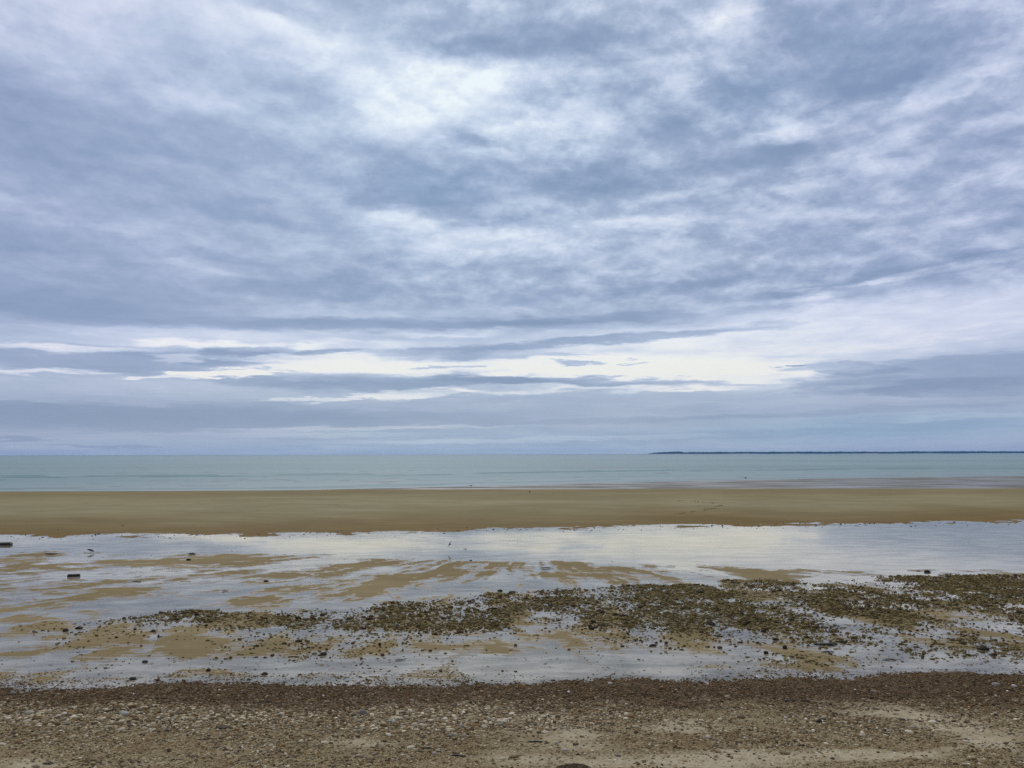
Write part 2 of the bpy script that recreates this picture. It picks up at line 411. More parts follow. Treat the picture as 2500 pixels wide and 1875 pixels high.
# raised (+) and sunken (-) parts of the tidal flat, centimetres; photograph pixels of their place on the ground
FLAT = [
    (60, 1349, 110, 6, 1, 1.6), (30, 1381, 75, 13, -5, 1.8), (190, 1354, 110, 8, -2, 1.7), (400, 1358, 150, 8, -3, 1.5), (540, 1372, 150, 16, -5, 2.0),
    (590, 1400, 70, 10, -4, 1.7), (380, 1414, 130, 8, -3, 1.5), (645, 1412, 65, 11, -6, 1.9), (790, 1397, 80, 11, -6, 1.6), (245, 1443, 125, 20, -6, 1.9),
    (70, 1475, 100, 13, -4, 1.5), (690, 1462, 120, 16, -5, 1.9), (420, 1470, 90, 8, -6, 1.0), (75, 1532, 75, 25, -8, 1.8), (105, 1508, 90, 14, -4, 1.4), (245, 1550, 110, 34, -6, 2.0),
    (420, 1555, 48, 28, -10, 1.8), (470, 1597, 65, 12, -4, 1.6), (95, 1594, 55, 11, -4, 1.4), (690, 1590, 85, 14, 0, 1.5), (660, 1568, 75, 12, 0, 1.3),
    (825, 1565, 34, 15, 0, 1.4), (915, 1562, 34, 10, 0, 1.2), (978, 1588, 26, 9, 0, 1.3), (1060, 1580, 55, 11, 0, 1.4), (1240, 1577, 62, 20, 2, 1.8),
    (1440, 1563, 145, 32, 7, 2.1), (1330, 1555, 60, 14, 0, 1.4), (1640, 1562, 55, 22, 0, 1.7), (1155, 1390, 95, 20, 4, 2.2), (1040, 1405, 120, 14, -6, 1.9), (985, 1422, 130, 15, -5, 2.0), (905, 1448, 100, 13, -4, 1.8),
    (870, 1378, 120, 7, -5, 1.4), (1100, 1370, 90, 5, -2, 1.3), (1345, 1408, 100, 15, -4, 1.9), (1400, 1378, 85, 7, -1, 1.6), (1545, 1386, 85, 14, 2, 2.0), (1460, 1405, 90, 12, 0, 1.3), (1235, 1380, 34, 10, 5, 1.3),
    (1805, 1389, 80, 12, -4, 1.9), (1940, 1400, 60, 7, 0, 1.3), (2095, 1396, 62, 15, 6, 2.1), (2240, 1395, 48, 6, 0, 1.4), (2400, 1396, 85, 7, 0, 1.5), (2230, 1381, 40, 3, 0, .9),
    (1715, 1570, 70, 24, 2, 1.8), (1890, 1572, 100, 20, 2, 1.5), (2060, 1585, 120, 10, 0, .8), (2230, 1570, 90, 12, 8, .9), (2400, 1580, 90, 10, 5, .9),
    # runnels
    (210, 1425, 190, 5, -5, -1.4), (120, 1400, 160, 9, -4, -1.6), (420, 1395, 180, 9, -6, -1.5), (470, 1440, 130, 8, -9, -1.8), (740, 1420, 60, 34, -50, -1.8), (380, 1480, 90, 8, -14, -1.8), (90, 1500, 150, 7, -7, -1.8),
    (800, 1408, 130, 6, -8, -1.6), (1010, 1452, 90, 7, -4, -1.7), (860, 1405, 150, 6, -8, -1.2), (1240, 1408, 38, 30, -20, -2.4), (1200, 1420, 70, 9, -8, -1.4), (1300, 1395, 50, 7, -6, -1.6), (1490, 1398, 60, 6, 2, -1.2),
    (1700, 1405, 80, 30, 10, -1.9), (1660, 1380, 60, 7, 0, -1.2), (2000, 1410, 60, 7, 6, -1.4), (1920, 1395, 60, 5, 0, -1.0), (150, 1565, 60, 28, -40, -2.0), (375, 1545, 34, 42, -30, -2.2), (435, 1518, 60, 10, -12, -2.0),
    (560, 1560, 110, 24, -8, -1.6), (1090, 1545, 160, 18, 3, -1.5), (760, 1545, 90, 12, 0, -1.2), (1582, 1532, 48, 26, 0, -2.6), (1560, 1575, 40, 14, 10, -1.6), (1770, 1548, 60, 26, 35, -2.2), (1800, 1582, 60, 8, 8, -1.5),
    (2230, 1524, 140, 9, 13.5, -2.6), (2090, 1545, 130, 10, 14, -2.4), (2010, 1512, 60, 8, 10, -2.0), (2090, 1478, 120, 10, 6, -2.0), (2330, 1455, 140, 8, 3, -1.4), (1480, 1462, 120, 12, 5, -1.2), (1130, 1500, 90, 14, 0, -1.2), (1900, 1470, 90, 9, 5, -1.4), (2430, 1450, 120, 12, 3, -1.8),
    (2200, 1590, 260, 9, 3, -1.2), (1250, 1622, 1500, 22, -.3, -1.6), (300, 1625, 500, 22, -.5, -1.4), (1900, 1605, 400, 14, -1, -1.0),
]
# shingle: + sand showing pale between the stones, - stones lying dense
SHING = [
    (2290, 1772, 110, 24, 10, .85), (2120, 1732, 170, 16, 3, .6), (1770, 1858, 190, 20, 0, .75), (2180, 1840, 190, 16, 0, .8), (2430, 1822, 80, 14, 8, .9), (1420, 1805, 110, 22, 0, .8), (1560, 1864, 190, 18, 0, .75),
    (1350, 1745, 80, 16, 0, .7), (1650, 1770, 90, 26, 0, .6), (890, 1815, 70, 14, 0, .6), (80, 1862, 100, 16, 0, .9), (350, 1862, 70, 14, 0, .8), (2050, 1790, 120, 12, 0, .5), (1250, 1850, 120, 16, 0, .4), (560, 1830, 200, 20, 0, .35), (1850, 1760, 120, 16, 0, .35),
    (1530, 1760, 90, 15, 0, -.8), (1050, 1790, 160, 20, 0, -.6), (900, 1845, 120, 20, 0, -.7), (2050, 1757, 100, 14, 3, -.8), (2210, 1798, 130, 15, 4, -.9), (1900, 1800, 110, 13, 0, -.8), (2400, 1732, 150, 10, 5, -.6), (2440, 1848, 120, 14, 0, -.8),
    (1620, 1818, 110, 16, 0, -.7), (300, 1760, 380, 26, 0, -.3), (1000, 1740, 500, 22, 0, -.2), (600, 1800, 200, 14, 0, -.4),
]


def strokes(u, v, table):
    s = np.zeros_like(u)
    for row in table:
        cx, cy, rx, ry, ang, a = row
        t = math.radians(ang)
        dx, dy = u - cx, v - cy
        m = np.abs(dx) < rx * 2.6 + ry * 2.6
        if not m.any():
            continue
        dx, dy = dx[m], dy[m]
        # shear rather than rotate: features on the ground stay level across their short side
        dy = dy - dx * math.tan(t) if abs(ang) < 25 else dy - dx * math.tan(t)
        q = (dx / rx) ** 2 + (dy / ry) ** 2
        s[m] += a * np.exp(-np.minimum(q, 30) * 1.1)
    return s


def base_h(x, y):
    toe, ch, ba, se = E_toe(x), E_chan(x), E_bar(x), E_sea(x)
    up = toe - y
    h_sh = -0.012 + 0.105 * np.maximum(up, 0) * sstep(-0.2, 1.4, up)
    h_sh = np.where(up > 14, h_sh + 0.12 * (up - 14), h_sh)
    h_sh = np.minimum(h_sh, 7.0)
    into = y - ba
    bar = 0.30 * sstep(0, 24, into) + 0.045 * sstep(-0.6, 1.2, into) - 0.03
    back = np.maximum(np.minimum(se - 2, 98.0), 92.0)
    bar = bar * (1 - sstep(86, back, y)) + 0.02 * sstep(86, back, y)
    off = y - se
    bar = np.where(off > -2, np.minimum(bar, 0.02 - 0.02 * np.clip(off + 2, 0, 2) - 0.012 * np.maximum(off, 0)), bar)
    bar = np.maximum(bar, -3.0)
    chan = -0.09 * sstep(0, 2.5, y - ch) * (1 - sstep(-3.0, 0, into)) - 0.012
    h = np.where(up > 0, h_sh, -0.012)
    h = np.where(y > ch, chan, h)
    h = np.where(y > ba - 0.6, np.maximum(bar, chan), h)
    return h


def stone_density(u, v, x, y):
    """weed-covered stones on the flat, 0..1"""
    top = np.interp(u, [-200, 300, 450, 700, 1000, 1180, 1350, 1600, 2000, 2500, 2900], [1540, 1508, 1490, 1482, 1464, 1444, 1434, 1426, 1412, 1400, 1396])
    bot = np.interp(u, [-200, 200, 450, 700, 950, 1200, 1400, 1600, 1800, 2100, 2500, 2900], [1530, 1530, 1524, 1540, 1550, 1547, 1537, 1550, 1560, 1588, 1616, 1618])
    n = fbm(x * 0.55, y * 0.4, 41, 4)
    core = sstep(0, 10, v - top + n * 8) * (1 - sstep(-16, 14, v - bot + n * 18))
    thin = np.interp(u, [-100, 250, 420, 600, 1000, 2500], [0.0, .35, 1.0, .9, .95, 1.0])
    d = core * thin * np.clip(0.78 + 0.75 * n, 0.08, 1.15)
    spill = sstep(0, 12, v - top) * (1 - sstep(1600, 1668, v)) * np.interp(u, [-200, 0, 300, 800, 1600, 2500], [.02, .05, .10, .17, .24, .34]) * np.clip(.6 + n, .1, 1.5)
    return np.maximum(d, spill)


def land(x, y):
    """height and the masks of the ground at the points"""
    h0 = base_h(x, y)
    u, v = project(x, y, h0)
    toe, ch, ba, se = E_toe(x), E_chan(x), E_bar(x), E_sea(x)
    up, into = toe - y, y - ba
    flat = sstep(-0.5, 0.6, -up) * (1 - sstep(-1.0, 1.0, y - ch + 0.9 * fbm(x * .5, y * .35, 3, 3)))
    # shift the features' outlines by noise, drawn out along the ebb
    xs, ys = x + 0.35 * y, y
    wu = u + 40 * fbm(x * .8, y * .6, 11, 5, .6)
    wv = v + 7.5 * fbm(x * .9, y * .7, 12, 5, .6) + 2.5 * fbm(x * 3.1, y * 2.2, 13, 3)
    f = strokes(wu, wv, FLAT) * 0.0056
    # the ebb drains in runnels that draw together ahead of the viewer
    dxc, dyc = x - 0.5, 38.5 - y
    th, rr = np.arctan2(dxc, np.maximum(dyc, .5)), np.hypot(dxc, np.maximum(dyc, .5))
    ww = .35 * fbm(x * .4, y * .4, 26, 4)
    fan = fbm(th * 11 + ww * 2, rr * .17 + ww, 27, 5, .66) * .016 + fbm(th * 34 + ww * 3, rr * .45, 28, 4, .66) * .0115
    fan = fan * sstep(2, 8, rr)
    streak = fan + fbm(xs * .40, ys * .50, 21, 6, .66) * 0.0070 + fbm(xs * .9, ys * 1.25, 22, 4, .65) * 0.0070 + fbm(xs * 1.7, ys * 2.6, 23, 2, .6) * 0.0035
    rip = np.sin(y * 2 * math.pi / 0.23 + 2.2 * fbm(x * .6, y * .5, 25, 3) + x * .25) * 0.0035 * (1 - sstep(21, 25, y))
    dens = stone_density(u, v, x, y) * sstep(-0.3, 0.6, -up)
    h_flat = f + streak + rip - 0.002 + dens * (0.0055 + 0.013 * fbm(x * 1.7, y * 1.3, 29, 5, .6))
    h = h0 + flat * (h_flat + 0.012 + 0.0040)
    # bar: soft undulation, and at its foot a fringe of little hollows holding water
    barm = sstep(-0.6, 0.6, into) * (1 - sstep(-4, 0, y - se))
    h = h + barm * (0.012 * fbm(x * .12, y * .08, 31, 3) * sstep(3, 12, into) + (0.045 * fbm(x * .7, y * .6, 33, 5, .6) - .020) * (1 - sstep(0.8, 4.2, into)))
    # shingle: low swells and stony lumps
    sh = strokes(u + 22 * fbm(x * 1.3, y * 1.0, 51, 4), v + 7 * fbm(x * 1.6, y * 1.4, 52, 4), SHING) + 0.45 * fbm(x * .9, y * 1.5, 53, 6, .6)
    shm = sstep(-0.35, 0.8, up + 0.6 * fbm(x * 1.2, y * 1.4, 54, 5, .62))
    h = h + shm * (0.02 * fbm(x * .5, y * .6, 55, 3) - 0.012 * sh * .5 + 0.008 * fbm(x * 7, y * 7, 56, 3)) * sstep(0, .8, up)
    damp_v = v + 16 * fbm(x * 1.0, y * 1.4, 57, 4)
    damp = np.where(up > 0, 1 - sstep(1700, 1752, damp_v), 0.0)
    damp_shade_bar = np.clip(0.95 - 0.85 * sstep(1.5, 19, into + 3 * fbm(x * .12, y * .15, 58, 3)) + 0.38 * sstep(66, 84, y + 5 * fbm(x * .05, y * .1, 59, 3)), 0, 1)  # damp towards the bar's foot, with the shading of its slope darkened in
    moist = np.where(up > 0, damp, np.where(into > -0.6, damp_shade_bar, 0.30))
    moist = np.clip(np.maximum(moist, .30 * (1 - sstep(-.002, .008, h))), 0, 1)
    sheen = np.where((up < .6) & (into < 3.0), np.clip(1 - h / .021, 0, 1), 0.0)
    wetback = sstep(0.5, 6, y - np.maximum(np.minimum(se - 2, 98.0), 92.0) + 4)
    moist = np.maximum(moist, .5 * wetback)
    return dict(h=h, u=u, v=v, grav=shm, moist=moist, sandy=np.clip(sh, -1, 1), weed=np.clip(dens, 0, 1), back=wetback, sheen=sheen, mud=1 - sstep(-1, 5, into), up=up, into=into, off=y - se)


def ground_z(x, y):
    return float(land(np.array([float(x)]), np.array([float(y)]))['h'][0])


def at_px(u, v):
    """point of the ground seen at a photograph pixel"""
    z = 0.0
    for _ in range(7):
        x, y = flat_at(u, v, z)
        z = 0.5 * z + 0.5 * ground_z(x, y)
    x, y = flat_at(u, v, z)
    return x, y, ground_z(x, y)


# ------------------------------------------------------------------ materials
def material(name):
    m = bpy.data.materials.new(name)
    m.use_nodes = True
    g = NT(m.node_tree)
    o = g.n('ShaderNodeOutputMaterial')
    return m, g, o


def principled(g, o, base, rough, spec=0.5, bump=None, bump_strength=0.3, bump_dist=0.01):
    p = g.n('ShaderNodeBsdfPrincipled')
    g.put(p.inputs['Base Color'], base)
    g.put(p.inputs['Roughness'], rough)
    g.put(p.inputs['Specular IOR Level'], spec)
    if bump is not None:
        b = g.n('ShaderNodeBump')
        b.inputs['Strength'].default_value = bump_strength
        b.inputs['Distance'].default_value = bump_dist
        g.l(bump, b.inputs['Height'])
        g.l(b.outputs[0], p.inputs['Normal'])
    g.l(p.outputs[0], o.inputs[0])
    return p


def beach_material():
    m, g, o = material("beach_sand_and_shingle")
    pos = g.n('ShaderNodeNewGeometry').outputs['Position']
    moist, grav, sandy, weed, back, sheen, mud = (g.attr(k) for k in ('moist', 'grav', 'sandy', 'weed', 'back', 'sheen', 'mud'))
    big = g.noise(pos, 0.22, 4, 0.55)
    mp = g.n('ShaderNodeMapping')
    g.l(pos, mp.inputs['Vector'])
    mp.inputs['Scale'].default_value = (0.25, 1.0, 1)
    mid = g.noise(mp.outputs[0], 1.6, 5, 0.6)
    fine = g.noise(pos, 42.0, 3, 0.6)
    sand = g.ramp(mid, [(.25, (.318, .270, .150, 1)), (.5, (.368, .318, .182, 1)), (.75, (.425, .370, .218, 1))])
    sand = g.mix(g.mr(big, .35, .65, 0, .35), sand, (.325, .285, .150, 1))
    sand = g.mix(g.mr(fine, .35, .7, 0, .3), sand, (.24, .185, .088, 1))
    mpb = g.n('ShaderNodeMapping')
    g.l(pos, mpb.inputs['Vector'])
    mpb.inputs['Scale'].default_value = (.10, .22, 1)
    mott = g.noise(mpb.outputs[0], 1.0, 6, .62)
    sand = g.mix(g.mr(mott, .36, .64, .0, .95), sand, g.mix(1.0, sand, (.80, .80, .78, 1), 'MULTIPLY'))
    sand = g.mix(g.mr(mott, .52, .72, .0, .5), sand, (.43, .36, .20, 1))
    sand = g.mix(mud, sand, g.mix(1.0, sand, (.94, .86, .81, 1), 'MULTIPLY'))
    wet = g.mix(1.0, sand, (.60, .46, .29, 1), 'MULTIPLY')
    sand = g.mix(moist, sand, wet)
    sand = g.mix(g.math('MULTIPLY', back, .75), sand, (.14, .135, .115, 1))
    sand = g.mix(g.math('MULTIPLY', weed, g.mr(g.noise(pos, 5.0, 5, .65), .34, .56, .15, .9)), sand, (.10, .078, .030, 1))
    # shingle between the built stones: grit, coarse and fine
    vo = g.n('ShaderNodeTexVoronoi')
    g.l(pos, vo.inputs['Vector'])
    vo.inputs['Scale'].default_value = 62.0
    vs = g.n('ShaderNodeSeparateColor')
    g.l(vo.outputs['Color'], vs.inputs[0])
    vo2 = g.n('ShaderNodeTexVoronoi')
    g.l(pos, vo2.inputs['Vector'])
    vo2.inputs['Scale'].default_value = 150.0
    vs2 = g.n('ShaderNodeSeparateColor')
    g.l(vo2.outputs['Color'], vs2.inputs[0])
    cell = g.math('MULTIPLY_ADD', vs.outputs[0], .6, g.math('MULTIPLY', vs2.outputs[1], .4))
    grit = g.ramp(cell, [(0.0, (.050, .034, .017, 1)), (.30, (.15, .106, .051, 1)), (.55, (.26, .195, .100, 1)), (.75, (.38, .30, .172, 1)), (.92, (.54, .46, .30, 1)), (1.0, (.75, .68, .53, 1))])
    grit = g.mix(g.mr(g.noise(pos, 2.6, 4, .6), .40, .66, 0, .55), grit, g.mix(1.0, grit, (.62, .52, .42, 1), 'MULTIPLY'))
    pale = g.mix(g.mr(fine, .4, .7), (.54, .455, .30, 1), (.42, .345, .215, 1))
    grit = g.mix(g.math('MULTIPLY', g.mr(sandy, .0, .85, 0, .78), g.mr(g.noise(pos, 9.0, 5, .65), .34, .56, .35, 1.0)), grit, pale)
    grit = g.mix(moist, grit, g.mix(1.0, grit, (.40, .35, .30, 1), 'MULTIPLY'))
    colr = g.mix(grav, sand, grit)
    hgt = g.math('ADD', g.math('MULTIPLY', fine, .25), g.math('MULTIPLY', g.math('MULTIPLY', grav, g.math('SUBTRACT', 1.0, vo.outputs['Distance'])), 1.0))
    b = g.n('ShaderNodeBump')
    b.inputs['Strength'].default_value = .6
    b.inputs['Distance'].default_value = .012
    g.l(hgt, b.inputs['Height'])
    # where the sand stands only millimetres above the water it is broken by fine puddles
    mpf = g.n('ShaderNodeMapping')
    g.l(pos, mpf.inputs['Vector'])
    mpf.inputs['Scale'].default_value = (1.3, 4.2, 1)
    mpf.inputs['Rotation'].default_value = (0, 0, math.radians(-10))
    fn = g.noise(mpf.outputs[0], 1.0, 7, .66)
    film = g.mr(g.math('MULTIPLY_ADD', g.math('SUBTRACT', fn, .5), 1.9, sheen), .60, .86)
    film = g.math('MULTIPLY', film, g.mr(sheen, .02, .25))
    ff = g.n('ShaderNodeFresnel')
    ff.inputs['IOR'].default_value = 1.45
    df = g.n('ShaderNodeBsdfDiffuse')
    df.inputs['Roughness'].default_value = .2
    g.l(colr, df.inputs['Color'])
    g.l(b.outputs[0], df.inputs['Normal'])
    gl = g.n('ShaderNodeBsdfGlossy')
    g.put(gl.inputs['Roughness'], g.math('MULTIPLY_ADD', film, -.45, g.mr(back, 0, 1, .55, .28, 'LINEAR')))
    mx = g.n('ShaderNodeMixShader')
    # the film of water left on the sand beyond the bar shines most
    g.l(g.math('ADD', g.math('ADD', g.math('MULTIPLY', moist, .02), g.math('MULTIPLY', back, g.mr(g.noise(mp.outputs[0], .35, 5, .6), .4, .62, .06, .42))), g.math('MULTIPLY', film, ff.outputs[0])), mx.inputs[0])
    g.l(df.outputs[0], mx.inputs[1])
    g.l(gl.outputs[0], mx.inputs[2])
    g.l(mx.outputs[0], o.inputs[0])
    return m


def water_material(name, rough, scale_x, bump_strength, tint=(.93, .95, .93, 1)):
    """clear shallow water: mirror at the rate real water has, the ground seen through the rest"""
    m, g, o = material(name)
    pos = g.n('ShaderNodeNewGeometry').outputs['Position']
    mp = g.n('ShaderNodeMapping')
    g.l(pos, mp.inputs['Vector'])
    mp.inputs['Scale'].default_value = (scale_x, 1.0, 1)
    mp.inputs['Rotation'].default_value = (0, 0, math.radians(-20))
    n = g.noise(mp.outputs[0], 2.2, 4, .55, .4)
    patch = g.mr(g.noise(pos, .12, 3, .5), .42, .62, .15, 1.0)
    b = g.n('ShaderNodeBump')
    b.inputs['Distance'].default_value = 0.02
    g.l(g.math('MULTIPLY', patch, bump_strength), b.inputs['Strength'])
    g.l(n, b.inputs['Height'])
    fr = g.n('ShaderNodeFresnel')
    fr.inputs['IOR'].default_value = 1.40
    gl = g.n('ShaderNodeBsdfGlossy')
    gl.inputs['Roughness'].default_value = rough
    gl.inputs['Color'].default_value = (1, .98, .90, 1)
    g.l(b.outputs[0], gl.inputs['Normal'])
    tr = g.n('ShaderNodeBsdfTransparent')
    tr.inputs['Color'].default_value = tint
    silt = g.n('ShaderNodeBsdfDiffuse')
    silt.inputs['Color'].default_value = (.47, .41, .31, 1)
    mps = g.n('ShaderNodeMapping')
    g.l(pos, mps.inputs['Vector'])
    mps.inputs['Scale'].default_value = (.55, 1.3, 1)
    mps.inputs['Rotation'].default_value = (0, 0, math.radians(-12))
    cloudy = g.n('ShaderNodeMixShader')
    g.l(g.mr(g.noise(mps.outputs[0], 1.0, 7, .68, .3),   .36, .66, .18, .75), cloudy.inputs[0])
    g.l(tr.outputs[0], cloudy.inputs[1])
    g.l(silt.outputs[0], cloudy.inputs[2])
    mx = g.n('ShaderNodeMixShader')
    g.l(fr.outputs[0], mx.inputs[0])
    g.l(cloudy.outputs[0], mx.inputs[1])
    g.l(gl.outputs[0], mx.inputs[2])
    g.l(mx.outputs[0], o.inputs[0])
    return m


def sea_material():
    m, g, o = material("sea_water")
    pos = g.n('ShaderNodeNewGeometry').outputs['Position']
    mp = g.n('ShaderNodeMapping')
    g.l(pos, mp.inputs['Vector'])
    mp.inputs['Scale'].default_value = (.35, 1.0, 1)
    chop = g.noise(mp.outputs[0], .55, 6, .62, .3)
    mp2 = g.n('ShaderNodeMapping')
    g.l(pos, mp2.inputs['Vector'])
    mp2.inputs['Scale'].default_value = (.0022, .0085, 1)
    wind = g.noise(mp2.outputs[0], 1.0, 5, .6)
    mp3 = g.n('ShaderNodeMapping')
    g.l(pos, mp3.inputs['Vector'])
    mp3.inputs['Scale'].default_value = (.0003, .0011, 1)
    wind2 = g.noise(mp3.outputs[0], 1.0, 5, .6)
    w = g.math('ADD', g.math('MULTIPLY', wind, .5), g.math('MULTIPLY', wind2, .5))
    depth = g.attr('depth')
    mp4 = g.n('ShaderNodeMapping')
    g.l(pos, mp4.inputs['Vector'])
    mp4.inputs['Scale'].default_value = (.016, .11, 1)
    facet_lines = g.noise(mp4.outputs[0], 1.0, 5, .62)  # streaks for the body colour, painting in light and dark of wave facets
    w = g.math('ADD', g.math('MULTIPLY', w, .72), g.math('MULTIPLY', facet_lines, .28))
    body = g.mix(g.mr(w, .40, .60), (.165, .248, .240, 1), (.240, .332, .312, 1))
    body = g.mix(depth, (.20, .27, .25, 1), body)
    b = g.n('ShaderNodeBump')
    b.inputs['Distance'].default_value = 0.12
    g.l(g.mr(w, .36, .64, .5, .12), b.inputs['Strength'])
    g.l(chop, b.inputs['Height'])
    df = g.n('ShaderNodeBsdfDiffuse')
    g.l(body, df.inputs['Color'])
    gl = g.n('ShaderNodeBsdfGlossy')
    g.put(gl.inputs['Roughness'], g.mr(w, .36, .64, .34, .16))
    g.l(b.outputs[0], gl.inputs['Normal'])
    mx = g.n('ShaderNodeMixShader')
    # waves tip the surface towards the viewer, so a sea mirrors less than flat water would
    fr = g.n('ShaderNodeFresnel')
    fr.inputs['IOR'].default_value = 1.33
    steep = g.mr(fr.outputs[0], .08, .72, .08, 1.1, 'LINEAR')
    g.l(g.math('MULTIPLY', g.math('MULTIPLY', g.mr(w, .40, .60, .15, .29), g.mr(depth, 0, 1, 1.25, 1.0, 'LINEAR')), steep), mx.inputs[0])
    g.l(df.outputs[0], mx.inputs[1])
    g.l(gl.outputs[0], mx.inputs[2])
    g.l(mx.outputs[0], o.inputs[0])
    return m


def tint_material(name, rough, spec, bump_scale=60.0, strength=.5):
    """colour of each stone comes with its mesh, mottled by noise"""
    m, g, o = material(name)
    pos = g.n('ShaderNodeTexCoord').outputs['Object']
    t = g.attr('tint', 'Color')
    n = g.noise(pos, bump_scale, 4, .6)
    c = g.mix(g.mr(n, .3, .7), g.mix(1.0, t, (.72, .70, .68, 1), 'MULTIPLY'), g.mix(1.0, t, (1.2, 1.18, 1.15, 1), 'MULTIPLY'))
    df = g.n('ShaderNodeBsdfDiffuse')
    df.inputs['Roughness'].default_value = .15
    g.l(c, df.inputs['Color'])
    gl = g.n('ShaderNodeBsdfGlossy')
    gl.inputs['Roughness'].default_value = rough
    b = g.n('ShaderNodeBump')
    b.inputs['Strength'].default_value = strength
    b.inputs['Distance'].default_value = .006
    g.l(n, b.inputs['Height'])
    g.l(b.outputs[0], df.inputs['Normal'])
    mx = g.n('ShaderNodeMixShader')
    mx.inputs[0].default_value = spec
    g.l(df.outputs[0], mx.inputs[1])
    g.l(gl.outputs[0], mx.inputs[2])
    g.l(mx.outputs[0], o.inputs[0])
    return m


def plain_material(name, c1, c2, rough, spec=.4, scale=30.0, strength=.6):
    m, g, o = material(name)
    pos = g.n('ShaderNodeTexCoord').outputs['Object']
    n = g.noise(pos, scale, 4, .6)
    principled(g, o, g.mix(g.mr(n, .3, .7), c1 + (1,), c2 + (1,)), rough, spec, n, strength, .006)
    return m


MAT_BEACH = beach_material()
MAT_POOL = water_material("shallow_tidal_water", .03, .35, .26)
MAT_SEA = sea_material()
MAT_PEBBLE = tint_material("beach_pebble", .6, .015)
MAT_WEEDY = tint_material("weedy_wet_stone", .4, .015, 40.0, .9)
MAT_STONE = tint_material("loose_stone", .5, .02, 25.0)
MAT_DRIFT = plain_material("dark_waterlogged_wood", (.012, .009, .007), (.035, .026, .018), .6)
MAT_KELP = plain_material("dark_seaweed", (.012, .009, .005), (.045, .032, .014), .45, .5)
MAT_SHELL = plain_material("white_shell", (.62, .58, .50), (.80, .77, .70), .5)
MAT_MUSSEL = plain_material("blue_black_shell", (.010, .011, .022), (.03, .03, .06), .3)
MAT_MOUND = plain_material("brown_dried_weed", (.035, .022, .010), (.11, .075, .035), .9, .2, 60.0, 1.0)
MAT_BIRD = plain_material("dark_plumage", (.012, .010, .010), (.03, .025, .022), .7)
MAT_GULLW = plain_material("white_plumage", (.62, .62, .62), (.75, .75, .75), .8)
MAT_GULLG = plain_material("grey_plumage", (.10, .11, .13), (.16, .17, .19), .8)
MAT_LEGS = plain_material("orange_leg", (.25, .10, .03), (.35, .14, .04), .6)
MAT_WOODS = plain_material("far_woodland", (.012, .022, .020), (.035, .050, .036), .95, .1, .02)
MAT_FARSAND = plain_material("far_sand", (.42, .38, .31), (.50, .46, .38), .9, .1, .02)
MAT_TRACK = plain_material("trodden_dark_sand", (.15, .12, .068), (.20, .165, .095), .9, .1)  # darker sand for the lumps of the track


# ------------------------------------------------------------------ mesh helpers
def mesh_np(name, verts, faces, mat, attrs=None, colors=None, smooth=True):
    """faces: one (n,k) array"""
    me = bpy.data.meshes.new(name)
    nv, nf, k = len(verts), len(faces), faces.shape[1]
    me.vertices.add(nv)
    me.vertices.foreach_set('co', np.ascontiguousarray(verts, dtype=np.float32).ravel())
    me.loops.add(nf * k)
    me.loops.foreach_set('vertex_index', np.ascontiguousarray(faces, dtype=np.int32).ravel())
    me.polygons.add(nf)
    me.polygons.foreach_set('loop_start', np.arange(0, nf * k, k, dtype=np.int32))
    if smooth:
        me.polygons.foreach_set('use_smooth', np.ones(nf, dtype=bool))
    me.update(calc_edges=True)
    for key, val in (attrs or {}).items():
        a = me.attributes.new(key, 'FLOAT', 'POINT')
        a.data.foreach_set('value', np.ascontiguousarray(val, dtype=np.float32))
    if colors is not None:
        a = me.attributes.new('tint', 'FLOAT_COLOR', 'POINT')
        c4 = np.ones((nv, 4), dtype=np.float32)
        c4[:, :3] = colors
        a.data.foreach_set('color', c4.ravel())
    me.materials.append(mat)
    return me


def link(name, me, parent=None, loc=(0, 0, 0)):
    ob = bpy.data.objects.new(name, me)
    COL.objects.link(ob)
    ob.location = loc
    if parent is not None:
        ob.parent = parent
    return ob


def tag(ob, label=None, cat=None, group=None, kind=None):
    if label: ob['label'] = label
    if cat: ob['category'] = cat
    if group: ob['group'] = group
    if kind: ob['kind'] = kind
    return ob


def grid_faces(nr, nc):
    i = np.arange(nr - 1)[:, None] * nc + np.arange(nc - 1)[None, :]
    i = i.ravel()
    return np.stack([i, i + 1, i + nc + 1, i + nc], 1)


def sub_mesh(name, verts, faces, keep, mat, attrs):
    f = faces[keep]
    used = np.unique(f)
    re = np.full(len(verts), -1, dtype=np.int64)
    re[used] = np.arange(len(used))
    return mesh_np(name, verts[used], re[f], mat, {k: a[used] for k, a in attrs.items()})


def ico(sub):
    bm = bmesh.new()
    bmesh.ops.create_icosphere(bm, subdivisions=sub, radius=1.0)
    v = np.array([x.co[:] for x in bm.verts])
    f = np.array([[q.index for q in x.verts] for x in bm.faces])
    bm.free()
    return v, f


ICO1, ICO1F = ico(1)
ICO2, ICO2F = ico(2)
ICO3, ICO3F = ico(3)


